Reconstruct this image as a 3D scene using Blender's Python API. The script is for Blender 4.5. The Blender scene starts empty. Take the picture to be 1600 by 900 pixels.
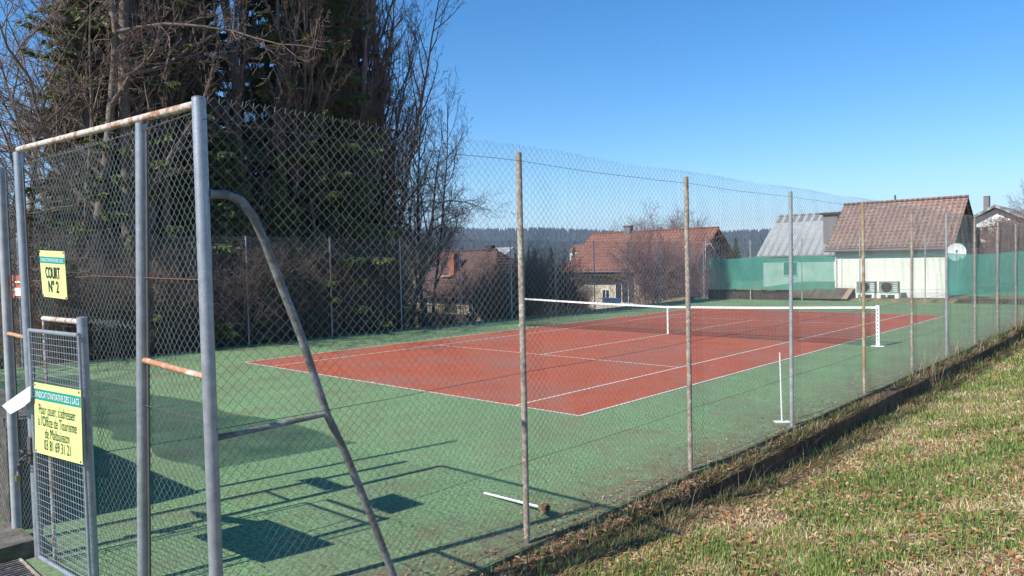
import bpy, math, random
import numpy as np
from mathutils import Vector, Matrix
R = math.radians
random.seed(7); rng = np.random.default_rng(11)
sc = bpy.context.scene
col = sc.collection

# ------------------------------------------------------------------ camera
CP = np.array([6.9989, -9.0477, 2.4323]); YAW, PIT, ROL, FOC = -0.747215, -0.034371, -0.020410, 1142.86
f_ = np.array([math.sin(YAW)*math.cos(PIT), math.cos(YAW)*math.cos(PIT), math.sin(PIT)])
r0 = np.array([math.cos(YAW), -math.sin(YAW), 0.]); u0 = np.cross(r0, f_)
r_ = r0*math.cos(ROL)+u0*math.sin(ROL); u_ = -r0*math.sin(ROL)+u0*math.cos(ROL)
cam = bpy.data.cameras.new("camera"); co = bpy.data.objects.new("camera", cam); col.objects.link(co)
cam.sensor_width = 36; cam.lens = 36*FOC/1600; cam.clip_start = .1; cam.clip_end = 9000
co.matrix_world = Matrix(((r_[0], u_[0], -f_[0], CP[0]), (r_[1], u_[1], -f_[1], CP[1]), (r_[2], u_[2], -f_[2], CP[2]), (0, 0, 0, 1)))
sc.camera = co
# ------------------------------------------------------------------ sky, sun, exposure
SUN = Vector((-.19, -1.17, 1.)).normalized()
el = math.asin(SUN.z); az = math.atan2(SUN.x, SUN.y)
w = bpy.data.worlds.new("World"); sc.world = w; w.use_nodes = True
nt = w.node_tree; bg = nt.nodes['Background']
sky = nt.nodes.new('ShaderNodeTexSky'); sky.sky_type = 'NISHITA'; sky.sun_disc = False
sky.sun_elevation = el; sky.sun_rotation = az % (2*math.pi)
sky.altitude = 900; sky.air_density = 1.0; sky.dust_density = .1; sky.ozone_density = 3.0
hs = nt.nodes.new('ShaderNodeHueSaturation'); hs.inputs['Saturation'].default_value = 1.35; nt.links.new(sky.outputs[0], hs.inputs['Color']); nt.links.new(hs.outputs[0], bg.inputs[0]); bg.inputs[1].default_value = .125
sl = bpy.data.lights.new("sun", 'SUN'); sl.energy = 5.0; sl.angle = R(.53); sl.color = (1, .95, .87)
so = bpy.data.objects.new("sun", sl); col.objects.link(so); so.rotation_euler = SUN.to_track_quat('Z', 'Y').to_euler()
vs = sc.view_settings; vs.view_transform = 'Standard'; vs.look = 'None'; vs.gamma = 1; vs.exposure = .55
sc.cycles.max_bounces = 6; sc.cycles.transparent_max_bounces = 16; sc.cycles.volume_bounces = 0

# ------------------------------------------------------------------ helpers
def U(px, py, x=None, y=None, z=None):
    """real-world point seen at a photo position on a plane of known x, y or z"""
    d = f_+r_*(px-800)/FOC+u_*(450-py)/FOC
    t = (x-CP[0])/d[0] if x is not None else (y-CP[1])/d[1] if y is not None else (z-CP[2])/d[2]
    return CP+t*d

def tag(o, label=None, cat=None, group=None, kind=None):
    for k, v in (('label', label), ('category', cat), ('group', group), ('kind', kind)):
        if v: o[k] = v
    return o

def thing(name, loc, label, cat, group=None, rz=0):
    o = bpy.data.objects.new(name, None); col.objects.link(o); o.location = loc; o.rotation_euler.z = rz
    o.empty_display_size = .2
    return tag(o, label, cat, group)

def origin(o):
    v = Vector((0, 0, 0))
    while o is not None: v += o.location; o = o.parent
    return v

def link(name, me, mat, parent=None):
    for m in (mat if isinstance(mat, (list, tuple)) else [mat]): me.materials.append(m)
    o = bpy.data.objects.new(name, me); col.objects.link(o); o.parent = parent
    return o

class MB:
    def __init__(s): s.v = []; s.f = []; s.sm = []
    def add(s, vs, fs, sm=False):
        n = len(s.v); s.v += [tuple(v) for v in vs]; s.f += [tuple(i+n for i in f) for f in fs]; s.sm += [sm]*len(fs); return s
    def box(s, a, b, rz=0, c=None):
        x0, y0, z0 = a; x1, y1, z1 = b
        vs = [(x, y, z) for z in (z0, z1) for x, y in ((x0, y0), (x1, y0), (x1, y1), (x0, y1))]
        if rz:
            cx, cy = c or ((x0+x1)/2, (y0+y1)/2); ca, sa = math.cos(rz), math.sin(rz)
            vs = [(cx+(x-cx)*ca-(y-cy)*sa, cy+(x-cx)*sa+(y-cy)*ca, z) for x, y, z in vs]
        return s.add(vs, [(3, 2, 1, 0), (4, 5, 6, 7), (0, 1, 5, 4), (1, 2, 6, 5), (2, 3, 7, 6), (3, 0, 4, 7)])
    def prism(s, poly, d):
        """polygon of 3-D points swept along vector d"""
        n = len(poly); d = Vector(d); p = [Vector(q) for q in poly]
        return s.add([*p, *[q+d for q in p]], [tuple(range(n-1, -1, -1)), tuple(range(n, 2*n))]+[(i, (i+1) % n, n+(i+1) % n, n+i) for i in range(n)])
    def tube(s, pts, r, n=10, cap=True):
        pts = [Vector(p) for p in pts]; m = len(pts); rr = r if isinstance(r, (list, tuple)) else [r]*m
        vs = []; t0 = (pts[1]-pts[0]).normalized(); ref = Vector((0, 0, 1)) if abs(t0.z) < .9 else Vector((1, 0, 0))
        for i, p in enumerate(pts):
            t = (pts[min(i+1, m-1)]-pts[max(i-1, 0)]).normalized(); a = t.cross(ref).normalized(); b = t.cross(a); 
            for k in range(n):
                th = 2*math.pi*k/n; vs.append(p+(a*math.cos(th)+b*math.sin(th))*rr[i])
        fs = [(i*n+k, i*n+(k+1) % n, (i+1)*n+(k+1) % n, (i+1)*n+k) for i in range(m-1) for k in range(n)]
        s.add(vs, fs, True)
        if cap: s.add(vs[:n], [tuple(range(n))]); s.add(vs[-n:], [tuple(range(n-1, -1, -1))])
        return s
    def bar(s, p0, p1, r, n=10): return s.tube([p0, p1], r, n)
    def mesh(s, name, off=Vector((0, 0, 0))):
        me = bpy.data.meshes.new(name); me.from_pydata([(x-off.x, y-off.y, z-off.z) for x, y, z in s.v], [], s.f)
        me.polygons.foreach_set('use_smooth', s.sm); me.update(); return me
    def build(s, name, mat, parent=None):
        return link(name, s.mesh(name, origin(parent)), mat, parent)
    def alone(s, name, mat, loc):
        o = link(name, s.mesh(name, Vector(loc)), mat); o.location = loc; return o

def npmesh(name, V, F, k, smooth=False, mi=None):
    """fast mesh: V (n,3), F (m,k)"""
    V = np.asarray(V, np.float32); F = np.asarray(F, np.int32); me = bpy.data.meshes.new(name)
    me.vertices.add(len(V)); me.vertices.foreach_set('co', V.ravel())
    me.loops.add(F.size); me.loops.foreach_set('vertex_index', F.ravel())
    me.polygons.add(len(F)); me.polygons.foreach_set('loop_start', np.arange(len(F), dtype=np.int32)*k)
    me.polygons.foreach_set('use_smooth', np.full(len(F), smooth))
    if mi is not None: me.polygons.foreach_set('material_index', np.asarray(mi, np.int32))
    me.update(calc_edges=True); return me

def tubes(P0, P1, R0, R1, n):
    """many separate tapered tubes at once"""
    P0, P1 = np.asarray(P0, float), np.asarray(P1, float); R0, R1 = np.asarray(R0, float), np.asarray(R1, float)
    t = P1-P0; t /= np.linalg.norm(t, axis=1)[:, None]+1e-12
    ref = np.where(np.abs(t[:, 2:3]) < .9, [[0, 0, 1.]], [[1., 0, 0]]); a = np.cross(t, ref); a /= np.linalg.norm(a, axis=1)[:, None]; b = np.cross(t, a)
    th = 2*np.pi*np.arange(n)/n; c, s = np.cos(th), np.sin(th)
    ring = a[:, None, :]*c[None, :, None]+b[:, None, :]*s[None, :, None]
    V = np.concatenate([P0[:, None]+ring*R0[:, None, None], P1[:, None]+ring*R1[:, None, None]], 1).reshape(-1, 3)
    k = np.arange(n); q = np.stack([k, (k+1) % n, n+(k+1) % n, n+k], 1)
    return V, (q[None]+(np.arange(len(P0))*2*n)[:, None, None]).reshape(-1, 4)

def val_noise(x, y, sc_, seed=0):
    """smooth value noise in 0..1 for scattering"""
    x = np.asarray(x)/sc_+100.3+seed*17.1; y = np.asarray(y)/sc_+57.7+seed*9.3
    xi, yi = np.floor(x), np.floor(y); fx, fy = x-xi, y-yi; fx = fx*fx*(3-2*fx); fy = fy*fy*(3-2*fy)
    h = lambda a, b: np.abs(np.sin(a*127.1+b*311.7+seed*74.7)*43758.5453) % 1
    return (h(xi, yi)*(1-fx)+h(xi+1, yi)*fx)*(1-fy)+(h(xi, yi+1)*(1-fx)+h(xi+1, yi+1)*fx)*fy

# ------------------------------------------------------------------ materials
def mat(name, base, rough=.8, metal=0, alt=None, scale=5, detail=5, lo=.35, hi=.65, alt2=None, scale2=1, bump=0, bscale=60, spec=.5, trans=0, lo2=.5, hi2=.7, coord='Object', stretch=None):
    m = bpy.data.materials.new(name); m.use_nodes = True; t = m.node_tree; N, L = t.nodes, t.links; b = N['Principled BSDF']
    b.inputs['Roughness'].default_value = rough; b.inputs['Metallic'].default_value = metal; b.inputs['Specular IOR Level'].default_value = spec
    b.inputs['Base Color'].default_value = (*base, 1)
    tc = N.new('ShaderNodeTexCoord'); vec = tc.outputs[coord]
    if stretch:
        mp = N.new('ShaderNodeMapping'); mp.inputs['Scale'].default_value = stretch; L.new(vec, mp.inputs[0]); vec = mp.outputs[0]
    cur = None
    for c2, s, l, h in ((alt, scale, lo, hi), (alt2, scale2, lo2, hi2)):
        if c2 is None: continue
        n = N.new('ShaderNodeTexNoise'); n.inputs['Scale'].default_value = s; n.inputs['Detail'].default_value = detail; n.inputs['Roughness'].default_value = .65; L.new(vec, n.inputs['Vector'])
        rmp = N.new('ShaderNodeValToRGB'); rmp.color_ramp.elements[0].position = l; rmp.color_ramp.elements[1].position = h; L.new(n.outputs[0], rmp.inputs[0])
        mx = N.new('ShaderNodeMix'); mx.data_type = 'RGBA'; L.new(rmp.outputs[0], mx.inputs[0])
        if cur is None: mx.inputs[6].default_value = (*base, 1)
        else: L.new(cur, mx.inputs[6])
        mx.inputs[7].default_value = (*c2, 1); cur = mx.outputs[2]
    if cur: L.new(cur, b.inputs['Base Color'])
    if bump:
        n = N.new('ShaderNodeTexNoise'); n.inputs['Scale'].default_value = bscale; n.inputs['Detail'].default_value = 4; L.new(vec, n.inputs['Vector'])
        bp = N.new('ShaderNodeBump'); bp.inputs['Strength'].default_value = bump; bp.inputs['Distance'].default_value = .02; L.new(n.outputs[0], bp.inputs['Height']); L.new(bp.outputs[0], b.inputs['Normal'])
    if trans:
        tr = N.new('ShaderNodeBsdfTranslucent'); ms = N.new('ShaderNodeMixShader'); ms.inputs[0].default_value = trans
        if cur: L.new(cur, tr.inputs[0])
        else: tr.inputs[0].default_value = (*base, 1)
        L.new(b.outputs[0], ms.inputs[1]); L.new(tr.outputs[0], ms.inputs[2]); L.new(ms.outputs[0], N['Material Output'].inputs[0])
    return m

M = {}
M['galv'] = mat('galvanised steel tube', (.42, .44, .47), .42, .55, alt=(.30, .32, .35), scale=14, alt2=(.36, .30, .25), scale2=3, lo2=.6, hi2=.8, bump=.15, bscale=120)
M['galv_dark'] = mat('dull dark steel', (.10, .10, .11), .55, .5, alt=(.16, .13, .11), scale=20)
M['wire'] = mat('galvanised wire', (.23, .27, .26), .5, .35, alt=(.17, .18, .17), scale=3)
M['wire_far'] = mat('weathered wire', (.22, .25, .24), .55, .3)
M['wire_rusty'] = mat('rusty wire', (.16, .08, .05), .8, .2)
M['post'] = mat('weathered pale post', (.40, .32, .25), .75, 0, alt=(.20, .15, .115), scale=9, alt2=(.58, .54, .48), scale2=16, bump=.4, bscale=60)
M['post_rust'] = mat('post with ochre rust', (.40, .30, .16), .8, 0, alt=(.30, .17, .07), scale=6, alt2=(.50, .48, .42), scale2=9, bump=.3)
M['post_grey'] = mat('grey steel post', (.42, .43, .44), .6, .2, alt=(.30, .30, .31), scale=9)
M['rail'] = mat('rusty whitewashed rail', (.55, .50, .45), .8, 0, alt=(.30, .14, .07), scale=11, lo=.45, hi=.6, bump=.3)
M['rail_rust'] = mat('orange rusty rail', (.42, .20, .10), .85, 0, alt=(.62, .52, .45), scale=9, lo=.5, hi=.65, bump=.3)
M['brace'] = mat('brown grey painted stay tube', (.17, .155, .14), .6, .2, alt=(.30, .31, .33), scale=7, lo=.45, hi=.62, bump=.2)
M['white'] = mat('white paint', (.80, .80, .78), .5)
M['offwhite'] = mat('offwhite line paint', (.70, .66, .58), .7, alt=(.42, .36, .30), scale=14, lo=.48, hi=.75)
M['net'] = mat('black net cord', (.02, .02, .022), .8)
M['concrete'] = mat('old concrete', (.17, .15, .125), .95, alt=(.07, .06, .05), scale=6, alt2=(.10, .13, .04), scale2=4, bump=.6, bscale=30)
M['stone'] = mat('dark retaining stone', (.12, .11, .10), .95, alt=(.06, .055, .05), scale=5, alt2=(.20, .17, .14), scale2=9, bump=.8, bscale=12)
M['teal'] = mat('teal sign band', (.0, .27, .23), .4)
M['yellow'] = mat('pale yellow sign face', (.70, .77, .27), .45, alt=(.60, .66, .25), scale=5, alt2=(.45, .45, .22), scale2=2.5, lo2=.55, hi2=.85)
M['ink'] = mat('black sign ink', (.015, .02, .02), .5)
M['orange'] = mat('orange sign face', (.62, .15, .06), .5, alt=(.50, .14, .07), scale=9)
M['paper'] = mat('white card', (.82, .83, .85), .6)
M['brass'] = mat('worn brass', (.35, .24, .12), .4, .8)
M['wood'] = mat('tan boards', (.46, .32, .21), .85, alt=(.34, .23, .15), scale=3, stretch=(1, 12, 12))
M['broom_head'] = mat('brown bristle', (.24, .14, .085), .95, alt=(.34, .23, .14), scale=40)
M['bark'] = mat('grey brown bark', (.21, .165, .135), .95, alt=(.11, .085, .07), scale=6, alt2=(.19, .17, .14), scale2=2, bump=.7, bscale=18, stretch=(1, 1, .35))
M['twig'] = mat('reddish brown twigs', (.21, .145, .115), .9, alt=(.13, .09, .075), scale=2)
M['twig_tan'] = mat('tan shrub twigs', (.28, .20, .13), .9, alt=(.16, .115, .08), scale=1.5)
M['twig_purple'] = mat('purplish twigs', (.25, .15, .15), .9, alt=(.16, .10, .10), scale=1.5)
M['needle'] = mat('spruce needles', (.075, .12, .035), .7, alt=(.16, .18, .040), scale=.5, alt2=(.045, .08, .03), scale2=3, trans=.15)
M['needle_far'] = mat('dark conifer foliage', (.04, .065, .028), .8, alt=(.07, .095, .03), scale=.3)
M['leafgreen'] = mat('shrub leaves', (.08, .11, .03), .7, alt=(.15, .15, .045), scale=1, trans=.2)
M['russet'] = mat('russet foliage', (.26, .105, .035), .85, alt=(.14, .06, .025), scale=1.2, trans=.15)
def seg_house_wall(n, a, b_): return mat(n, a, .9, alt=b_, scale=1.2, bump=.2, bscale=20)
M['render_white'] = seg_house_wall('white render', (.74, .74, .70), (.66, .67, .62))
M['render_cream'] = mat('pale block wall', (.76, .78, .68), .9, alt=(.70, .72, .61), scale=2)
M['render_yellow'] = seg_house_wall('faded yellow render', (.48, .38, .22), (.36, .30, .19))
M['stone_wall'] = mat('pale stone wall', (.55, .49, .38), .9, alt=(.34, .29, .22), scale=2.2, bump=.5, bscale=9)
M['shaded_wall'] = mat('shaded gable colour', (.085, .075, .08), .9, alt=(.05, .045, .05), scale=3)  # gable ends turned from the sun: their shade is put into this colour
M['grey_wall'] = mat('grey cladding', (.19, .18, .18), .85, alt=(.13, .12, .12), scale=2)
M['window'] = mat('window glass', (.03, .035, .04), .12)
M['frame_white'] = mat('white joinery', (.72, .72, .70), .5)
M['dark_wood'] = mat('dark stained wood', (.05, .03, .025), .8)
M['pinkish'] = mat('pinkish concrete', (.42, .30, .27), .9, alt=(.30, .22, .2), scale=3)

def tile_mat(name, c1, c2, c3, sx=.3, sy=.35, joint=.45):
    m = mat(name, c1, .85, alt=c2, scale=1.3, alt2=c3, scale2=9, lo2=.5, hi2=.62)
    t = m.node_tree; N, L = t.nodes, t.links; b = N['Principled BSDF']; tc = N.new('ShaderNodeTexCoord')
    w1 = N.new('ShaderNodeTexWave'); w1.wave_type = 'BANDS'; w1.bands_direction = 'X'; w1.inputs['Scale'].default_value = .314/sx; w1.inputs['Distortion'].default_value = .2; L.new(tc.outputs['Object'], w1.inputs[0])
    w2 = N.new('ShaderNodeTexWave'); w2.wave_type = 'BANDS'; w2.bands_direction = 'Z'; w2.wave_profile = 'SAW'; w2.inputs['Scale'].default_value = .314/(sy*.6); w2.inputs['Distortion'].default_value = .3; L.new(tc.outputs['Object'], w2.inputs[0])
    mx = N.new('ShaderNodeMath'); mx.operation = 'ADD'; L.new(w1.outputs[1], mx.inputs[0]); L.new(w2.outputs[1], mx.inputs[1])
    bp = N.new('ShaderNodeBump'); bp.inputs['Strength'].default_value = 1; bp.inputs['Distance'].default_value = .09; L.new(mx.outputs[0], bp.inputs['Height']); L.new(bp.outputs[0], b.inputs['Normal'])
    src = b.inputs['Base Color'].links[0].from_socket      # colour is darker at the joints between the tiles
    mr = N.new('ShaderNodeMapRange'); mr.inputs[1].default_value = .35; mr.inputs[2].default_value = 1.0; mr.inputs[3].default_value = joint; mr.inputs[4].default_value = 1; L.new(mx.outputs[0], mr.inputs[0])
    vm = N.new('ShaderNodeVectorMath'); vm.operation = 'SCALE'; L.new(src, vm.inputs[0]); L.new(mr.outputs[0], vm.inputs['Scale']); L.new(vm.outputs[0], b.inputs['Base Color'])
    return m
M['tile_pink'] = tile_mat('faded pink brown tiles', (.30, .19, .155), (.22, .14, .12), (.42, .30, .24), .27, .34, .5)
M['tile_red'] = tile_mat('orange red tiles', (.29, .115, .075), (.20, .085, .06), (.35, .155, .10), .36, .5)
M['tile_brown'] = tile_mat('brown tiles', (.15, .075, .06), (.10, .055, .045), (.20, .10, .07))
M['metal_roof'] = tile_mat('pale ribbed metal roof', (.34, .355, .35), (.27, .285, .285), (.40, .41, .40), .62, 9, .5)
M['brick'] = mat('red brick', (.32, .12, .08), .9, alt=(.22, .09, .06), scale=6)

# court paint: speckled porous surface with worn stains
def court_mat(name, base, dark, stain, litter=False):
    m = bpy.data.materials.new(name); m.use_nodes = True; t = m.node_tree; N, L = t.nodes, t.links; b = N['Principled BSDF']; b.inputs['Roughness'].default_value = .85; b.inputs['Specular IOR Level'].default_value = .25
    tc = N.new('ShaderNodeTexCoord'); P = tc.outputs['Object']
    def noise(s, lo, hi, d=4):
        n = N.new('ShaderNodeTexNoise'); n.inputs['Scale'].default_value = s; n.inputs['Detail'].default_value = d; n.inputs['Roughness'].default_value = .7; L.new(P, n.inputs['Vector'])
        r = N.new('ShaderNodeMapRange'); r.inputs[1].default_value = lo; r.inputs[2].default_value = hi; L.new(n.outputs[0], r.inputs[0]); return r.outputs[0]
    def mix(a, c, fac, k=1):
        mx = N.new('ShaderNodeMix'); mx.data_type = 'RGBA'
        mu = N.new('ShaderNodeMath'); mu.operation = 'MULTIPLY'; L.new(fac, mu.inputs[0]); mu.inputs[1].default_value = k; L.new(mu.outputs[0], mx.inputs[0])
        if isinstance(a, tuple): mx.inputs[6].default_value = (*a, 1)
        else: L.new(a, mx.inputs[6])
        mx.inputs[7].default_value = (*c, 1); return mx.outputs[2]
    c = mix(base, tuple(x*1.25 for x in base), noise(.8, .35, .65))
    c = mix(c, dark, noise(24, .47, .56, 3), .62)
    c = mix(c, tuple(min(1, x*1.5) for x in base), noise(38, .55, .62, 2), .6)
    c = mix(c, stain, noise(.45, .46, .68, 9), .75)
    c = mix(c, stain, noise(2.3, .52, .70, 9), .55)
    if litter:
        sx = N.new('ShaderNodeSeparateXYZ'); L.new(P, sx.inputs[0])
        r = N.new('ShaderNodeMapRange'); r.inputs[1].default_value = 1.2; r.inputs[2].default_value = 2.75; L.new(sx.outputs[0], r.inputs[0])
        rp = N.new('ShaderNodeMath'); rp.operation = 'POWER'; L.new(r.outputs[0], rp.inputs[0]); rp.inputs[1].default_value = 1.6
        mu = N.new('ShaderNodeMath'); mu.operation = 'MULTIPLY'; L.new(rp.outputs[0], mu.inputs[0]); L.new(noise(5, .36, .6, 8), mu.inputs[1])
        c = mix(c, (.15, .115, .07), mu.outputs[0], .95)
        # rust-coloured moss stains near the gate
        c = mix(c, (.20, .15, .075), noise(1.1, .54, .68, 9), .55)
    L.new(c, b.inputs['Base Color'])
    n = N.new('ShaderNodeTexNoise'); n.inputs['Scale'].default_value = 90; n.inputs['Detail'].default_value = 3; L.new(P, n.inputs['Vector'])
    bp = N.new('ShaderNodeBump'); bp.inputs['Strength'].default_value = .6; bp.inputs['Distance'].default_value = .008; L.new(n.outputs[0], bp.inputs['Height']); L.new(bp.outputs[0], b.inputs['Normal'])
    return m
M['green_court'] = court_mat('green porous court', (.176, .288, .132), (.030, .070, .04), (.17, .17, .11), True)
M['red_court'] = court_mat('red porous court', (.40, .092, .040), (.17, .045, .035), (.26, .15, .12))

# ------------------------------------------------------------------ ground
def sstep(a, b, x): t = np.clip((x-a)/(b-a), 0, 1); return t*t*(3-2*t)
def hgt(x, y):
    x = np.asarray(x, float); y = np.asarray(y, float)
    near = 1-sstep(-4.5, 1.0, y)
    right = -.40+.26*near*(1-sstep(3.6, 6.5, x))+.98*sstep(3.0, 8.2, x)*(1-.45*sstep(2, 30, y))+.10*(val_noise(x, y, 1.7, 1)-.5)*sstep(3.3, 4.5, x)+.05*(val_noise(x, y, .6, 2)-.5)*sstep(3.2, 3.8, x)
    right = right+.35*sstep(30, 34, y)
    xl = -15.2-x
    left = -.35-2.4*sstep(0, 12, xl)-1.8*sstep(10, 40, xl)-8*sstep(35, 120, xl)-14*sstep(100, 400, xl)
    left = left*(1-.5*sstep(36, 60, y)*(1-sstep(40, 120, xl)))
    far = .12+.5*sstep(34, 60, y)-1.5*sstep(70, 200, y)-22*sstep(150, 500, y)
    z = np.where(x > 2.6, right, -.5)
    z = np.where(x < -15.2, left, z)
    inx = (x <= 2.6) & (x >= -15.2)
    z = np.where(inx & (y > 32.0), -.1+(far+.1)*sstep(32, 33.2, y), z)
    z = np.where((x < -15.2) & (y > 32), left*sstep(0, 6, xl)+(1-sstep(0, 6, xl))*far, z)
    z = np.where((x > 2.6) & (y > 45), right*(1-sstep(45, 70, y))+far*sstep(45, 70, y), z)
    z = np.where(inx & (y < -7.9), np.where(x < -.3, -.03, -.2), z)
    z = np.where(y < -7.9, np.where(x < -15.2, -.35, z), z)
    return z
def warp(n, a, mx): 
    u = np.linspace(-1, 1, n)*math.asinh(mx/a); return a*np.sinh(u)
gx = 3.5+warp(330, 3.5, 4000); gy = -3+warp(330, 3.5, 4000)
gx = np.sort(np.concatenate([gx, [2.6, 3.0, 3.1, -15.2, -15.25]])); gy = np.sort(np.concatenate([gy, [32.0, 32.2, 33.2]]))
GX, GY = np.meshgrid(gx, gy); GZ = hgt(GX, GY)
nx, ny = len(gx), len(gy); ii = (np.arange(ny-1)[:, None]*nx+np.arange(nx-1)[None]).ravel()
me = npmesh('ground', np.stack([GX.ravel(), GY.ravel(), GZ.ravel()], 1), np.stack([ii, ii+1, ii+nx+1, ii+nx], 1), 4, True)
M['soil'] = mat('grassy soil', (.24, .19, .10), .98, alt=(.13, .15, .05), scale=1.1, alt2=(.34, .22, .11), scale2=2.6, detail=12, lo2=.48, hi2=.62, bump=1, bscale=25, spec=.1)
tag(link('ground', me, M['soil']), kind='structure')

XE = 2.88
mb = MB(); mb.box((-15.05, -10.5, -.45), (XE, 32.0, 0)); tag(mb.build('court_surface', M['green_court']), kind='structure')
mb = MB(); mb.add([(-10.97, 0, .004), (0, 0, .004), (0, 23.77, .004), (-10.97, 23.77, .004)], [(0, 1, 2, 3)]); tag(mb.build('playing_area', M['red_court']), kind='structure')
mb = MB(); zl = .008
def strip(x0, y0, x1, y1): mb.add([(x0, y0, zl), (x1, y0, zl), (x1, y1, zl), (x0, y1, zl)], [(0, 1, 2, 3)])
W = .05; XL = -10.97; YF = 23.77; NY = 11.885
strip(XL, 0, 0, W); strip(XL, YF-W, 0, YF); strip(-W, W, 0, YF-W); strip(XL, W, XL+W, YF-W)
for x in (-1.37-W, XL+1.37): strip(x, W, x+W, YF-W)
for y in (NY-6.4, NY+6.4-W): strip(XL+1.37+W, y, -1.37-W, y+W)
strip(-5.51, NY-6.4+W, -5.46, NY+6.4-W); strip(-5.51, W, -5.46, W+.1); strip(-5.51, YF-W-.1, -5.46, YF-W)
tag(mb.build('court_lines', M['offwhite']), kind='structure')
# concrete foundation ledge along the near side, soil covered
M['ledge'] = mat('leaf covered ledge', (.10, .065, .04), .98, alt=(.22, .12, .06), scale=9, alt2=(.035, .028, .022), scale2=5, bump=1, bscale=30)
yy = np.arange(-10.5, 32.0, .25); mb = MB(); vs_ = []
for y in yy:
    a = float(val_noise(y, 0, .8, 3)); b = float(val_noise(y, 3, .5, 4))
    for x, z in ((XE+.002, -.03-.03*a), (XE+.09, -.055-.05*b), (XE+.15+.07*a, -.10), (XE+.175+.08*a, -.46)): vs_.append((x, y, z))
mb.add(vs_, [(i*4+k, i*4+k+1, i*4+k+5, i*4+k+4) for i in range(len(yy)-1) for k in range(3)]); tag(mb.build('kerb', M['ledge']), kind='structure')

# ------------------------------------------------------------------ hills
M['forest'] = mat('distant forest', (.022, .034, .022), .95, alt=(.045, .04, .032), scale=.004, alt2=(.05, .062, .03), scale2=.015)
def ridge(a):   # elevation above eye level (deg) by bearing left of +y
    xs = [-30, 5, 12, 20, 27, 34, 42, 46, 50, 56, 62, 70, 80, 110]; ys = [1.6, 1.6, 1.7, 1.85, 1.85, 2.0, 2.6, 2.75, 2.7, 2.6, 3.0, 3.8, 4.2, 4.2]
    return np.interp(a, xs, ys)
ang = np.linspace(-30, 110, 420); dd = np.array([500, 700, 950, 1250, 1600, 1900, 2100, 2400, 2900]); prof = np.array([-28, -22, 0, .35, .7, .93, 1.0, .9, .5])
V = []; HF = []
for k, (d, pf) in enumerate(zip(dd, prof)):
    for a in ang:
        H = 1900*math.tan(R(float(ridge(a))))*(.97+.06*float(val_noise(a, 0, 3, 5))); z = (pf if k < 2 else H*pf-18*(1-pf)+float(val_noise(a, k*2, 4, 6))*9)
        V.append((CP[0]-d*math.sin(R(a)), CP[1]+d*math.cos(R(a)), z))
n = len(ang); F = [(k*n+i+1, k*n+i, (k+1)*n+i, (k+1)*n+i+1) for k in range(len(dd)-1) for i in range(n-1)]
tag(link('hills', npmesh('hills', V, F, 4, True), M['forest']), kind='structure')
# forest canopy on the hills: rough conifer cones
Vh = np.array(V).reshape(len(dd), n, 3); P0 = []
for _ in range(15000):
    k = rng.choice([1, 2, 3, 4, 5, 5, 6, 6]); i = rng.integers(0, n-1); s, t = rng.random(2)
    p = (Vh[k, i]*(1-s)+Vh[k, i+1]*s)*(1-t)+(Vh[min(k+1, 7), i]*(1-s)+Vh[min(k+1, 7), i+1]*s)*t; P0.append(p)
P0 = np.array(P0); hh = rng.uniform(6, 13, len(P0)); P1 = P0+np.stack([0*hh, 0*hh, hh], 1)
V_, F_ = tubes(P0-[0, 0, 3], P1, rng.uniform(3.5, 6.5, len(P0)), np.full(len(P0), .6), 5)
tag(link('hill_forest', npmesh('hill_forest', V_, F_, 4), M['forest']), kind='stuff', label='dark conifer forest covering the far hills', cat='forest')

# ------------------------------------------------------------------ haze
hz = MB().box((-4500, -4500, -60), (4500, 4500, 330)).build('haze', None) if False else None
me = MB().box((-4400, -4400, -45), (4500, 4600, 260)).mesh('haze'); hm = bpy.data.materials.new('haze air'); hm.use_nodes = True
t = hm.node_tree; t.nodes.remove(t.nodes['Principled BSDF']); pv = t.nodes.new('ShaderNodeVolumePrincipled'); pv.inputs['Color'].default_value = (.55, .72, 1, 1); pv.inputs['Density'].default_value = .0002; pv.inputs['Anisotropy'].default_value = .1
t.links.new(pv.outputs[0], t.nodes['Material Output'].inputs['Volume']); tag(link('haze', me, hm), kind='stuff', label='thin blue air over the valley', cat='haze')

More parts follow.
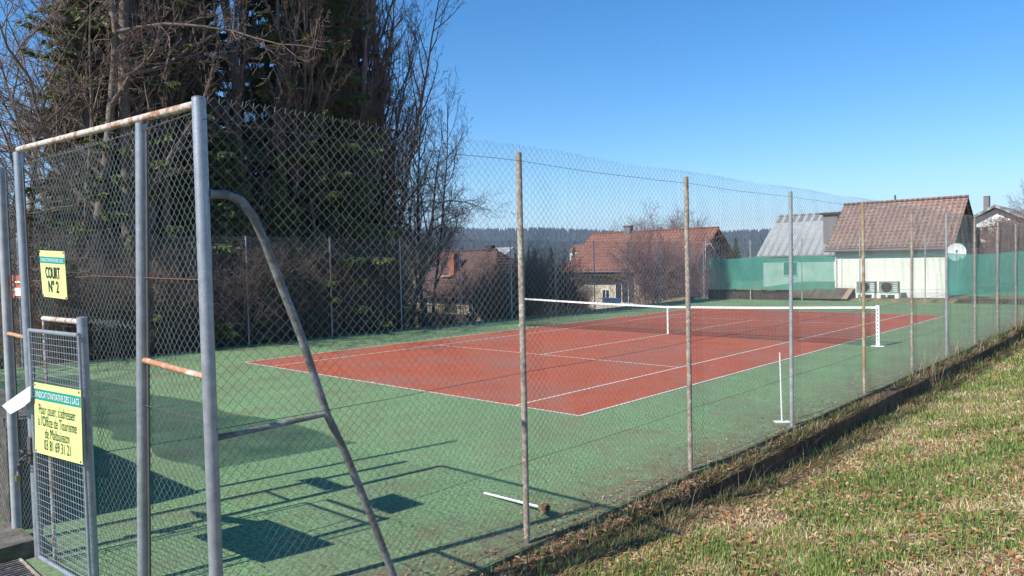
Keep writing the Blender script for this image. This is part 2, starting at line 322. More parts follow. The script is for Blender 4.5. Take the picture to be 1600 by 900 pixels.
# ------------------------------------------------------------------ chain link
D = .0707
_cl = {}
def chain_mesh(L, H, r=.00145, sides=4, z0=.02, d=D, twist=True):
    key = (round(L, 3), round(H, 2), r, d)
    if key in _cl: return _cl[key]
    nw = max(2, round(L/(d/2))); sx = L/(nw*d/2)
    ns = int((H-z0)/(d/2)); k = np.arange(ns+1); z = z0+k*d/2
    Pts = []
    for i in range(nw):
        right = ((k+i) % 2 == 1)
        x = (i+right)*d/2*sx; y = np.where(right, .0022, -.0022)+.022*np.sin(i*.075+1)*np.sin(k*.04)+.008*np.sin(i*.31)*np.sin(k*.13+i*.1)
        x = x+.0035*np.sin(k*.23+i*.31)+.003*rng.standard_normal()
        Pts.append(np.stack([x, y, z+.012*np.sin(i*.09+.5)+.004*np.sin(i*.7)], 1))
    Pts = np.array(Pts)                                         # nw, ns+1, 3
    t = np.gradient(Pts, axis=1); t /= np.linalg.norm(t, axis=2)[..., None]
    a = np.zeros_like(t); a[..., 1] = 1; b = np.cross(t, a); b /= np.linalg.norm(b, axis=2)[..., None]
    th = 2*np.pi*(np.arange(sides)+.5)/sides
    V = Pts[:, :, None]+r*(a[:, :, None]*np.cos(th)[:, None]+b[:, :, None]*np.sin(th)[:, None])
    n1 = ns+1; q = []; base = (np.arange(nw)[:, None]*n1+np.arange(ns)[None])*sides
    for s in range(sides):
        s2 = (s+1) % sides; q.append(np.stack([base+s, base+s2, base+sides+s2, base+sides+s], -1).reshape(-1, 4))
    V = V.reshape(-1, 3); F = np.concatenate(q)
    if twist:                                                   # twisted barbs along the top
        i = np.arange(nw//2)*2+1; x = i*d/2*sx; zt = z0+ns*d/2
        A = np.stack([x-.004, 0*x, 0*x+zt-.02], 1); B = np.stack([x+.006*np.sin(i*3.), .006*np.cos(i*2.), 0*x+zt+.016], 1)
        V2, F2 = tubes(A, B, 0*x+r*1.1, 0*x+r*.8, 4); F = np.concatenate([F, F2+len(V)]); V = np.concatenate([V, V2])
    _cl[key] = npmesh('chain_mesh', V, F, 4, True); return _cl[key]

def put_panel(parent, a, b, H, m, z0=.02, name='mesh_panel', r=.00145, share=None, off=(0, 0), d=D):
    """chain link between ground points a, b"""
    L = math.hypot(b[0]-a[0], b[1]-a[1]); L0 = share or L
    me = chain_mesh(L0, H, r, z0=z0, d=d)
    if not me.materials: me.materials.append(m)
    o = bpy.data.objects.new(name, me); col.objects.link(o); o.parent = parent
    po = origin(parent); o.location = (a[0]+off[0]-po.x, a[1]+off[1]-po.y, -po.z); o.rotation_euler.z = math.atan2(b[1]-a[1], b[0]-a[0]); o.scale.x = L/L0
    return o

def wire_line(parent, pts, m, r=.003, name='tension_wire'): return MB().tube(pts, r, 5, False).build(name, m, parent)

def sag(a, b, z, n=8, s=.012): return [(a[0]+(b[0]-a[0])*i/n, a[1]+(b[1]-a[1])*i/n, z-s*math.sin(math.pi*i/n)+random.uniform(-.004, .004)) for i in range(n+1)]

# near side fence: posts measured from the photo
NYs = [-4.39, -1.55, 1.38, 4.60, 7.63, 10.58, 13.70, 16.85, 20.0, 23.1, 26.2, 29.1, 31.7]
nf = thing('chain_link_fence', (2.8, -7.14, 0), 'tall chain-link fence with pale weathered posts along the grass side of the court', 'fence')
for i, y in enumerate(NYs):
    lean = random.uniform(-.012, .012)
    m = M['post_rust'] if i == 3 else (M['post'] if i in (0, 1, 4, 6, 7) else M['post_grey'] if i in (2, 5) else M['post'])
    mb = MB().tube([(2.8, y, -.05), (2.8+lean*.3, y, 1.2), (2.8+lean, y+lean, 3.37)], .027, 12); p = mb.build('fence_post', m, nf)
    if i == 3: p['label'] = 'ochre rusty post'
ys = [-7.14]+NYs
for a, b in zip(ys[:-1], ys[1:]):
    put_panel(nf, (2.8, a), (2.8, b), 3.42, M['wire'], off=(.037, 0), share=(None if b < 0 else 3.0))
for z, m in ((3.29, M['galv_dark']), (1.50, M['galv_dark']), (.73, M['galv_dark']), (.06, M['galv_dark'])):
    pts = []
    for a, b in zip(ys[:-1], ys[1:]): pts += sag((2.842, a), (2.842, b), z)[:-1]
    wire_line(nf, pts+[(2.842, ys[-1], z)], m, .0022)

# entrance fence
A0 = (2.8, -7.14); A1 = (-.2, -7.3); A2 = (-.76, -7.33); AX = (-13.0, -7.98)
ef = thing('entrance_fence', (1.3, -7.22, 0), 'tall galvanised entrance fence with rusty top rail, gate and curved corner stay', 'fence')
def post(p0, p1, r, m=M['galv'], name='post'):
    mb = MB().tube([p0, p1], r, 16); mb.tube([p1, (p1[0], p1[1], p1[2]+.006)], [r*1.04, r*.7], 16); return mb.build(name, m, ef)
post((2.815, -7.14, -.02), (2.8, -7.14, 3.42), .039)
post((1.80, -7.195, -.02), (2.05, -7.18, 3.375), .034)
post((-.17, -7.30, -.02), (-.275, -7.305, 3.45), .036)
post((-.74, -7.33, -.02), (-.755, -7.33, 3.37), .036, M['post_grey'])
MB().bar((-.275, -7.30, 3.475), (2.80, -7.14, 3.385), .024).build('top_rail', M['rail'], ef)
MB().bar((1.90, -7.185, 1.845), (2.78, -7.14, 1.80), .019).build('mid_rail', M['rail_rust'], ef)
MB().bar((-.74, -7.33, 1.895), (-.22, -7.31, 1.88), .017).build('mid_rail', M['rail_rust'], ef)
for (x, y, x2) in ((1.845, -7.165, 2.10), (-.115, -7.285, -.225), (-.68, -7.30, -.70)): MB().tube([(x, y, .02), (x2, y, 3.33)], .009, 6).build('tension_bar', M['galv_dark'], ef)
def ent(x): s = (x-A0[0])/(A1[0]-A0[0]); return (x, A0[1]+s*(A1[1]-A0[1]))
put_panel(ef, ent(1.87), ent(2.77), 3.40, M['wire'], r=.0017, off=(0, .03))
o = put_panel(ef, ent(-.12), ent(2.02), 1.36, M['wire'], r=.0017, off=(0, .03)); o.location.z = 2.03
put_panel(ef, ent(1.01), ent(1.81), 2.10, M['wire'], r=.0017, off=(0, .03))
put_panel(ef, (-.68, -7.325), (-.24, -7.305), 3.35, M['wire'], r=.0017, off=(0, .03))
put_panel(ef, (-4.0, -7.50), (-.80, -7.335), 3.35, M['wire'], r=.0017, off=(0, .03))
for z in (3.29, 1.5): wire_line(ef, sag(ent(-.1), ent(2.75), z+.05), M['galv_dark'])
wire_line(ef, [(*ent(-.1), 2.36), (*ent(1.2), 2.40), (*ent(2.75), 2.37)], M['wire_rusty'], .0035)
# curved stay and its cross bar
st = [(2.8, -7.10, 2.87), (2.8, -6.99, 2.872), (2.8, -6.90, 2.84), (2.8, -6.83, 2.75), (2.8, -6.76, 2.60), (2.8, -6.66, 2.33), (2.8, -6.53, 2.0), (2.8, -6.35, 1.45), (2.8, -6.21, 1.15), (2.8, -6.02, .68), (2.8, -5.84, .2), (2.8, -5.77, -.02)]
MB().tube(st, .026, 12).build('stay', M['brace'], ef)
MB().bar((2.8, -7.11, 1.435), (2.8, -6.34, 1.455), .017).build('stay_bar', M['brace'], ef)

# gate: fixed frame, leaf and welded mesh
g = MB().tube([(.985, -7.235, -.02), (.955, -7.24, 2.09)], .036, 14); g.tube([(.955, -7.24, 2.09), (.955, -7.24, 2.097)], [.037, .02], 14)
gate = g.build('gate', M['galv'], ef); gate['label'] = 'narrow welded mesh gate with yellow notice'
MB().bar((.02, -7.245, 2.05), (.95, -7.225, 2.055), .021).tube([(.035, -7.245, -.02), (.02, -7.245, 2.07)], .012, 8).tube([(.085, -7.245, .0), (.06, -7.245, 1.3)], .009, 8).build('gate_frame', M['rail'], gate)
gTL, gTR, gBL, gBR = [Vector(U(px, py, y=yy_)) for px, py, yy_ in ((46, 516, -7.33), (123, 524, -7.30), (63, 871, -7.33), (141, 917, -7.30))]
MB().tube([gTL, gTR], .017, 10).tube([gBL, gTL], .017, 10).tube([gBL, gBR], .019, 10).tube([gBR, gTR], .012, 10).build('leaf_frame', M['galv'], gate)
P0 = []; P1 = []
for k in range(1, 21): q = k/21; P0.append(gBL.lerp(gBR, q)); P1.append(gTL.lerp(gTR, q))
for k in range(1, 38): q = k/38; P0.append(gBL.lerp(gTL, q)); P1.append(gBR.lerp(gTR, q))
V_, F_ = tubes(P0, P1, [.0023]*len(P0), [.0023]*len(P0), 5)
po = origin(gate); link('gate_mesh', npmesh('gate_mesh', V_-np.array(po), F_, 4, True), M['galv'], gate)
mb = MB().box((-.20, -7.35, .82), (-.10, -7.33, 1.05)); mb.tube([(-.15, -7.36, .95), (-.15, -7.41, .95), (-.05, -7.41, .95)], .008, 8); mb.build('latch', M['galv_dark'], gate)

def chain_links(pts, r, wr, mb):
    for i in range(len(pts)-1):
        a, b = Vector(pts[i]), Vector(pts[i+1]); t = (b-a).normalized(); s = t.cross(Vector((0, 1, 0)) if i % 2 else Vector((.3, .2, 1))).normalized(); c = (a+b)/2; L = (b-a).length*.72
        ring = [c+t*L*math.cos(q)+s*r*math.sin(q) for q in [2*math.pi*k/10 for k in range(11)]]; mb.tube(ring, wr, 5, False)
root = thing('lock_chain', (-.15, -7.40, .75), 'dark chain with small brass padlock hanging at the gate latch', 'chain')
mb = MB(); cp = [(-.05, -7.36, .93), (-.09, -7.38, .91), (-.13, -7.40, .88), (-.17, -7.41, .85), (-.20, -7.41, .82), (-.22, -7.41, .79), (-.24, -7.41, .75)]; chain_links(cp, .014, .006, mb)
chain_links([(-.16, -7.385, .93), (-.19, -7.39, .89), (-.22, -7.40, .84), (-.24, -7.40, .79)], .014, .006, mb); mb.build('chain', M['galv_dark'], root)
pl_ = MB().box((-.275, -7.43, .675), (-.225, -7.40, .725)); lk = pl_.build('padlock', M['brass'], root)
MB().tube([(-.265, -7.415, .72), (-.263, -7.415, .75), (-.25, -7.415, .765), (-.237, -7.415, .75), (-.235, -7.415, .72)], .004, 6).build('shackle', M['galv'], lk)
mb = MB().prism([U(48, 603, y=-7.40), U(48, 626, y=-7.40), U(38, 635, y=-7.41), U(17, 647, y=-7.42), U(4, 634, y=-7.42), U(26, 618, y=-7.41)], (0, -.004, 0))
tag(mb.alone('card', M['paper'], (-.3, -7.38, 1.3)), 'blank white plastic strip sticking out slanted beside the yellow gate notice', 'card')

# ------------------------------------------------------------------ signs
def text_mesh(txt, width, height, bold=.0):
    cu = bpy.data.curves.new('t', 'FONT'); cu.body = txt; cu.size = 1; cu.offset = bold; cu.resolution_u = 4
    o = bpy.data.objects.new('t', cu); col.objects.link(o); bpy.context.view_layer.update()
    me = bpy.data.meshes.new_from_object(o.evaluated_get(bpy.context.evaluated_depsgraph_get())); bpy.data.objects.remove(o)
    v = np.zeros(len(me.vertices)*3, np.float32); me.vertices.foreach_get('co', v); v = v.reshape(-1, 3)
    mn, mxx = v.min(0), v.max(0); f = [tuple(p.vertices) for p in me.polygons]
    v[:, 0] = (v[:, 0]-(mn[0]+mxx[0])/2)/(mxx[0]-mn[0])*width; v[:, 1] = v[:, 1]*height/.70      # cap height about .7 em
    return v, f
def sign(name, TL, TR, BL, BR, label, band, lines, y_off=-.004, face='yellow', header=True):
    TL, TR, BL, BR = [Vector(q) for q in (TL, TR, BL, BR)]
    nrm = (TR-TL).cross(BL-TL).normalized(); nrm = -nrm if nrm.y > 0 else nrm
    at = lambda u, v, d=0: (TL*(1-u)+TR*u)*(1-v)+(BL*(1-u)+BR*u)*v+nrm*d
    c = at(.5, 1); root = thing(name, c, label, 'sign')
    b = MB().prism([at(0, 0), at(1, 0), at(1, 1), at(0, 1)], nrm*.004); board = b.build('board', M[face], root)
    if header: MB().prism([at(.005, band[0], .0045), at(.995, band[0], .0045), at(.995, band[1], .0045), at(.005, band[1], .0045)], nrm*.001).build('header_band', M['teal'], root)
    Wd, Hd = (TR-TL).length, (BL-TL).length
    for txt, v0, hgt_, wd, m, bold in lines:
        v, f = text_mesh(txt, wd, hgt_, bold); mb = MB()
        mb.add([at(.5+p[0], v0-p[1], .0075) for p in v], f); mb.build('lettering', M[m], root)
    for u, vv in ((.03, .03), (.97, .03), (.03, .97), (.97, .97)):
        q = at(u, vv, .005); MB().tube([q, q+nrm*.004], .008, 8).build('fixing', M['galv_dark'], root)
    return root
sign('court_sign', U(62, 391, y=-7.32), U(101, 393, y=-7.30), U(68, 463, y=-7.32), U(106, 468, y=-7.30), 'small yellow sign reading Court No 2 high on the mesh above the gate', (.13, .27),
     [("SYNDICAT D'INITIATIVE DES 2 LACS", .235, .07, .90, 'white', .0), ('COURT', .585, .24, .58, 'ink', .02), ('N° 2', .88, .24, .42, 'ink', .02)])
sign('notice_sign', U(54, 597, y=-7.365), U(127, 610, y=-7.345), U(56, 706, y=-7.375), U(130, 726, y=-7.345), 'yellow notice board with teal heading and four lines of text fixed to the gate', (.085, .235),
     [("SYNDICAT D'INITIATIVE DES 2 LACS", .20, .085, .95, 'white', .0), ("Pour jouer, s'adresser", .43, .145, .78, 'ink', .0), ("à l'Office de Tourisme", .595, .145, .82, 'ink', .0), ("de Malbuisson", .76, .145, .52, 'ink', .0), ("03 81 69 31 21", .925, .145, .56, 'ink', .0)])
rt = sign('warning_sign', U(18, 430, y=-7.26), U(47, 431, y=-7.26), U(18, 465, y=-7.26), U(47, 467, y=-7.26), 'orange sign with white panel hung on the mesh left of the gate', (0, 1), [], face='orange', header=False)
mb = MB(); qx = float(U(18, 445, y=-7.26)[0]); mb.box((qx+.16, -7.278, 2.23), (qx+.44, -7.267, 2.30))
for k in range(3): mb.box((qx+.05, -7.278, 2.26+.045*k), (qx+.07+random.uniform(.03, .07), -7.267, 2.272+.045*k))
mb.box((qx+.2, -7.278, 2.345), (qx+.36, -7.267, 2.36))
mb.build('white_panel', M['paper'], rt)

# ------------------------------------------------------------------ neighbouring court fence with windbreak, wall (left of frame)
lf = thing('tall_pole', (-1.25, -7.55, 0), 'tall slim steel pole behind the entrance fence corner', 'pole')
MB().tube([(-1.3, -7.52, 0), (-1.25, -7.55, 4.5)], .035, 10).build('shaft', M['galv'], lf)
bf = thing('neighbour_fence', (-8, -7.6, 0), 'chain-link fence continuing left from the gate past the stone wall', 'fence')
for x in (-4.0, -7.0, -10.0, -13.0): MB().tube([(x, -7.50-.03*(-4-x), 0), (x, -7.50-.03*(-4-x), 3.4)], .03, 10).build('post', M['post_grey'], bf)
for x in (-13.0, -10.0, -7.0): put_panel(bf, (x, -7.50-.03*(-4-x)), (x+3, -7.50-.03*(-7-x)), 3.35, M['wire_far'])
def net_mat(name, c, dens):
    m = bpy.data.materials.new(name); m.use_nodes = True; t = m.node_tree; b = t.nodes['Principled BSDF']; b.inputs['Base Color'].default_value = (*c, 1); b.inputs['Roughness'].default_value = .8
    tl = t.nodes.new('ShaderNodeBsdfTranslucent'); tl.inputs[0].default_value = (*c, 1); tr = t.nodes.new('ShaderNodeBsdfTransparent'); m1 = t.nodes.new('ShaderNodeMixShader'); m2 = t.nodes.new('ShaderNodeMixShader')
    tc = t.nodes.new('ShaderNodeTexCoord'); n = t.nodes.new('ShaderNodeTexNoise'); n.inputs['Scale'].default_value = 1.3; n.inputs['Detail'].default_value = 4; t.links.new(tc.outputs['Object'], n.inputs[0])
    r = t.nodes.new('ShaderNodeMapRange'); r.inputs[1].default_value = .3; r.inputs[2].default_value = .7; r.inputs[3].default_value = dens-.12; r.inputs[4].default_value = min(1, dens+.12); t.links.new(n.outputs[0], r.inputs[0])
    m1.inputs[0].default_value = .4; t.links.new(b.outputs[0], m1.inputs[1]); t.links.new(tl.outputs[0], m1.inputs[2]); t.links.new(r.outputs[0], m2.inputs[0]); t.links.new(tr.outputs[0], m2.inputs[1]); t.links.new(m1.outputs[0], m2.inputs[2]); t.links.new(m2.outputs[0], t.nodes['Material Output'].inputs[0])
    return m
M['windbreak'] = net_mat('green windbreak netting', (.08, .38, .29), .70)
M['windbreak_thin'] = net_mat('thin green windbreak netting', (.05, .22, .14), .62)
def windbreak(name, a, b, ztop, zbot, m, label, seed, amp=.06, posts=3.):
    L = math.hypot(b[0]-a[0], b[1]-a[1]); n = max(8, int(L/.15)); ux, uy = (b[0]-a[0])/L, (b[1]-a[1])/L; px, py = -uy, ux; vs = []; K = 7
    for i in range(n+1):
        s = i*L/n; ph = abs(math.sin(math.pi*s/posts)); zt = ztop-amp*ph*1.6+amp*.4*float(val_noise(s, 0, .5, seed)); zb = zbot+amp*2*(float(val_noise(s, 5, .9, seed))-.5)
        for k in range(K):
            q = k/(K-1); w_ = .035*math.sin(s*4+q*3)+.13*(float(val_noise(s, q*2, .5, seed+1))-.5)*(.3+q); vs.append((a[0]+ux*s+px*w_, a[1]+uy*s+py*w_, zt*(1-q)+zb*q))
    mb = MB().add(vs, [(i*K+k, i*K+k+1, (i+1)*K+k+1, (i+1)*K+k) for i in range(n) for k in range(K-1)], True)
    return tag(mb.alone(name, m, ((a[0]+b[0])/2, (a[1]+b[1])/2, zbot)), label, 'windbreak')
windbreak('windbreak_net', (-13.0, -7.70), (-2.05, -7.37), 3.72, 1.9, M['windbreak_thin'], 'thin green windbreak netting on the fence left of the gate', 3, .10)
# stone retaining wall and concrete step beside the gate
rw = thing('retaining_wall', (-2.6, -7.2, 0), 'low dark stone retaining wall behind the fence left of the gate', 'wall')
MB().box((-4.6, -7.26, 0), (-1.08, -6.85, .97)).build('masonry', M['stone'], rw); mb = MB()
for k in range(4): mb.box((-4.66+.9*k, -7.28, .973+random.uniform(0, .01)), (-4.66+.9*k+.88, -6.82, 1.05))
mb.build('capstones', M['stone'], rw)
s = MB()
s.prism([(-1.0, -7.75, 0), (-.24, -7.68, 0), (-.26, -7.30, 0), (-.95, -7.30, 0)], (0, 0, .14))
tag(s.alone('kerb_block', M['concrete'], (-.6, -7.5, 0)), 'rough mossy concrete block at the foot of the gate', 'block')
gr = thing('boot_grate', (.1, -7.66, 0), 'dark metal foot grate set in the green threshold outside the gate', 'grate')
MB().box((-.32, -7.86, .003), (.38, -7.44, .008)).build('pit', M['net'], gr); mb = MB()
for k in range(15): mb.box((-.32+.05*k, -7.86, .010), (-.314+.05*k, -7.44, .022))
mb.box((-.34, -7.88, .009), (.40, -7.86, .024)); mb.box((-.34, -7.44, .009), (.40, -7.42, .024)); mb.build('bars', M['post'], gr)

# ------------------------------------------------------------------ left fence and far fence
lf = thing('side_fence', (-14.8, 11, 0), 'chain-link fence with thin grey posts along the far long side, before the trees', 'fence')
ly = [2.2-3.06*k for k in range(3, 0, -1)]+[2.2+3.06*k for k in range(0, 10)]+[31.75]
for y in ly: MB().tube([(-14.8, y, -.02), (-14.8, y, 3.45)], .026, 8).build('fence_post', M['post_grey'], lf)
for a, b in zip(ly[:-1], ly[1:]): put_panel(lf, (-14.8, a), (-14.8, b), 3.42, M['wire_far'], share=3.06, off=(-.03, 0), r=.0016)
for z in (3.36, 1.7): wire_line(lf, [(-14.84, ly[0], z), (-14.84, 31.75, z)], M['galv_dark'], .004)
ff = thing('end_fence', (-6, 31.75, 0), 'chain-link fence across the far end of the court in front of the houses', 'fence')
fx = [-14.8, -11.8, -8.8, -5.75, -2.67, .35, 2.8]
for x in fx[1:-1]: MB().tube([(x, 31.75, -.02), (x, 31.75, 3.5)], .03, 8).build('fence_post', M['post_grey'], ff)
for a, b in zip(fx[:-1], fx[1:]): put_panel(ff, (a, 31.75), (b, 31.75), 3.42, M['wire_far'], share=3.06, off=(0, .03), r=.0016)
MB().tube([(-14.72, 31.7, 0), (-14.6, 31.7, 3.7)], .03, 8).tube([(-14.62, 31.72, 3.3), (-14.3, 31.72, 3.35), (-13.9, 31.72, 2.7), (-13.6, 31.72, 1.9)], .03, 8).build('corner_stay', M['post_grey'], ff)
windbreak('windbreak_net', (-14.4, 31.70), (-7.05, 31.70), 2.50, .60, M['windbreak'], 'long green windbreak netting on the end fence left of the white house wall', 5)
windbreak('windbreak_net', (-1.75, 31.70), (2.8, 31.70), 2.48, .42, M['windbreak'], 'green windbreak netting on the end fence right of the white house wall', 8)
pts = []
for k in range(40): x = -7.05+5.3*k/39; pts.append((x, 31.69, 2.42-.10*abs(math.sin((x+2.67)/3.05*math.pi))+.02*math.sin(k)))
tag(MB().tube(pts, .013, 5).alone('support_wire', M['teal'], (-4.4, 31.69, 2.4)), 'wavy green edge cord hung across the white house wall', 'cord')
mb = MB()
for k in range(40): 
    x = -14.6+.42*k
    if x > -9.8: break
    mb.box((x, 31.9, 0), (x+.39, 31.94, .56+random.uniform(-.03, .03)))
tag(mb.alone('board_fence', M['dark_wood'], (-12, 31.9, 0)), 'low dark board fence under the long green netting', 'fence')

# ------------------------------------------------------------------ tennis net and court gear
tn = thing('tennis_net', (-5.485, NY, 0), 'black tennis net with white headband and white posts across the red court', 'net')
XR, XLn = .914, -11.884
def top_z(x): return .914+(1.07-.914)*(abs(x+5.485)/6.4)**1.0
P0 = []; P1 = []; n = int(12.7/.045)
for i in range(n+1): x = XLn+.05+i*(12.7/n); P0.append((x, NY, .01)); P1.append((x, NY, top_z(x)-.02))
for k in range(21):
    for s, e in ((XLn+.05, -5.485), (-5.485, XR-.05)): q = k/20; P0.append((s, NY, .01+q*(top_z(s)-.04))); P1.append((e, NY, .01+q*(top_z(e)-.04)))
for i in range(n+1): x = XLn+.07+i*(12.66/n); P0.append((x, NY+.006, .01)); P1.append((x, NY+.006, top_z(x)*.35))
for k in range(9):
    for s, e in ((XLn+.05, -5.485), (-5.485, XR-.05)): q = k/20; P0.append((s, NY+.006, .02+q*(top_z(s)-.04))); P1.append((e, NY+.006, .02+q*(top_z(e)-.04)))
V_, F_ = tubes(P0, P1, [.0021]*len(P0), [.0021]*len(P0), 3); link('netting', npmesh('netting', V_-np.array(origin(tn)), F_, 4), M['net'], tn)
mb = MB(); K = 26; vs = []
for i in range(K+1):
    x = XLn+(XR-XLn)*i/K; z = top_z(x)-.012*math.sin(math.pi*2*i/K)**2
    vs += [(x, NY-.012, z-.06), (x, NY-.012, z), (x, NY+.012, z), (x, NY+.012, z-.06)]
mb.add(vs, [(i*4+k, i*4+(k+1) % 4, (i+1)*4+(k+1) % 4, (i+1)*4+k) for i in range(K) for k in range(4)]); mb.build('headband', M['white'], tn)
MB().box((-5.51, NY-.016, .01), (-5.46, NY+.016, .92)).build('centre_strap', M['white'], tn)
for x, sgn in ((XR, 1), (XLn, -1)):
    p = MB().box((x-.045, NY-.045, 0), (x+.045, NY+.045, 1.10)).build('net_post', M['white'], tn)
    mb = MB().box((x-.16, NY-.10, .002), (x+.16, NY+.10, .018)); mb.build('base_plate', M['white'], p)
    if sgn > 0:
        mb = MB()
        for k in range(9): mb.box((x-.012, NY-.049, .16+.1*k), (x+.012, NY-.0455, .20+.1*k))
        mb.build('slots', M['ink'], p)
ss = thing('singles_stick', (2.61, 1.49, 0), 'thin white upright stick with small foot standing by the fence', 'stick')
MB().tube([(2.61, 1.49, .01), (2.585, 1.49, 1.03)], [.013, .011], 8).build('shaft', M['white'], ss); MB().box((2.50, 1.44, .002), (2.72, 1.54, .018), R(40)).build('foot', M['white'], ss)
br = thing('broom', (2.0, -3.72, 0), 'broom with white handle lying on the green surface against the near fence', 'broom')
MB().tube([(1.58, -3.69, .02), (2.42, -3.765, .07)], .013, 8).build('handle', M['white'], br)
mb = MB(); P0 = []; P1 = []
for k in range(700):
    a = random.uniform(0, 6.28); q = random.random()**.5*.03; P0.append((2.42+random.uniform(-.01, .01), -3.765+q*math.cos(a), .075+q*math.sin(a))); P1.append((2.50+random.uniform(-.01, .04), -3.79+q*1.5*math.cos(a), max(.01, .085+q*1.7*math.sin(a))))
V_, F_ = tubes(P0, P1, [.003]*700, [.0018]*700, 3); link('head', npmesh('head', V_-np.array(origin(br)), F_, 4), M['broom_head'], br)

q = U(955, 477, z=0); bx_ = MB().box((q[0]-.45, q[1]-.2, .02), (q[0]+.45, q[1]+.2, .34)); bx_.box((q[0]-.5, q[1]-.24, .342), (q[0]+.5, q[1]+.24, .40))
tag(bx_.alone('storage_box', M['white'], (q[0], q[1], 0)), 'low white box on the green edge behind the left half of the net', 'box')
# ------------------------------------------------------------------ trees
def grow(segs, p, d, L, r, lev, P):
    """one limb and all that grows from it; segs gets (p0,p1,r0,r1,level)"""
    n = P['n'][lev]; sl = L/n; q = Vector(p); dr = Vector(d).normalized(); pts = [(q.copy(), r, dr.copy())]
    for i in range(n):
        w_ = P['wob'][lev]; dr = (dr+Vector((random.gauss(0, w_), random.gauss(0, w_), random.gauss(0, w_)+P['up'][lev]))).normalized()
        q2 = q+dr*sl; r2 = max(P['rmin'], r*(1-.85*(i+1)/n)+.0); 
        segs.append((q.copy(), q2.copy(), pts[-1][1], r2, lev)); q = q2; pts.append((q.copy(), r2, dr.copy()))
    if lev+1 >= len(P['n']): return
    m = max(1, round(P['kids'][lev]*random.uniform(.75, 1.25)*(1 if lev == 0 else min(1.3, L/P['refL'][lev]))))
    for k in range(m):
        t = P['start'][lev]+(1-P['start'][lev])*(k+random.random()*.9)/m; t = min(t, .99); i = int(t*n); fr = t*n-i
        a, b = pts[i], pts[min(i+1, n)]; pos = a[0].lerp(b[0], fr); rad = a[1]*(1-fr)+b[1]*fr; ax = a[2]
        perp = ax.cross(Vector((random.gauss(0, 1), random.gauss(0, 1), random.gauss(0, 1)))).normalized(); an = R(random.uniform(*P['ang'][lev]))
        nd = ax*math.cos(an)+perp*math.sin(an); cl = L*P['ratio'][lev]*random.uniform(.6, 1.15)*(1-P['taper'][lev]*t)
        grow(segs, pos, nd, cl, max(P['rmin'], min(rad*.75, r*P['rr'][lev])), lev+1, P)

def tree_meshes(P, stems, seed):
    random.seed(seed); segs = []
    for (x, y, dx, dy, L, r) in stems: grow(segs, (x, y, -.3), (dx, dy, 1), L, r, 0, P)
    out = []
    for levs, sides in (((0, 1), 7), (tuple(range(2, 9)), 3)):
        S = [s for s in segs if s[4] in levs]
        V, F = tubes([s[0] for s in S], [s[1] for s in S], [s[2] for s in S], [s[3] for s in S], sides); out.append(npmesh('tree', V, F, 4, True))
    return out
PT = dict(n=[14, 9, 6, 4, 3], wob=[.05, .11, .16, .2, .22], up=[.02, .17, .15, .12, .08], kids=[24, 11, 8, 4], refL=[1, 5, 2, .9], start=[.22, .15, .1, .1], ang=[(24, 50), (25, 52), (25, 55), (25, 60)], ratio=[.30, .50, .48, .5], taper=[.50, .45, .4, .3], rr=[.34, .40, .42, .5], rmin=.0075)
PSP = dict(PT); PSP.update(up=[.02, .02, .05, .05, .04], wob=[.06, .16, .2, .22, .24], ratio=[.62, .5, .48, .5], ang=[(38, 75), (30, 65), (28, 60), (25, 60)], kids=[17, 10, 8, 4])
PSH = dict(n=[7, 5, 4, 3], wob=[.12, .16, .2, .2], up=[.05, .05, .04, .02], kids=[10, 7, 4], refL=[1, 1.6, .8], start=[.15, .1, .1], ang=[(20, 50), (25, 55), (25, 60)], ratio=[.6, .55, .55], taper=[.3, .3, .3], rr=[.5, .5, .6], rmin=.0055)
TV = [tree_meshes(PT, [(0, 0, .02, 0, 20, .24)], 1), tree_meshes(PT, [(0, 0, .06, .03, 18, .16), (.5, .3, .12, .0, 16, .13), (-.4, .1, -.10, .05, 15, .11)], 2),
      tree_meshes(PSP, [(0, 0, .04, .02, 15, .22)], 3), tree_meshes(PT, [(0, 0, -.05, .02, 17, .14), (.3, -.3, .1, -.1, 15, .11)], 4)]
def shrub_stems(n, H): return [(random.uniform(-.5, .5), random.uniform(-.5, .5), random.uniform(-.45, .45), random.uniform(-.45, .45), H*random.uniform(.7, 1.1), .022) for _ in range(n)]
random.seed(5); SV = [tree_meshes(PSH, shrub_stems(16, 3.6), 21), tree_meshes(PSH, shrub_stems(20, 3.0), 22), tree_meshes(PSH, shrub_stems(14, 4.4), 23)]

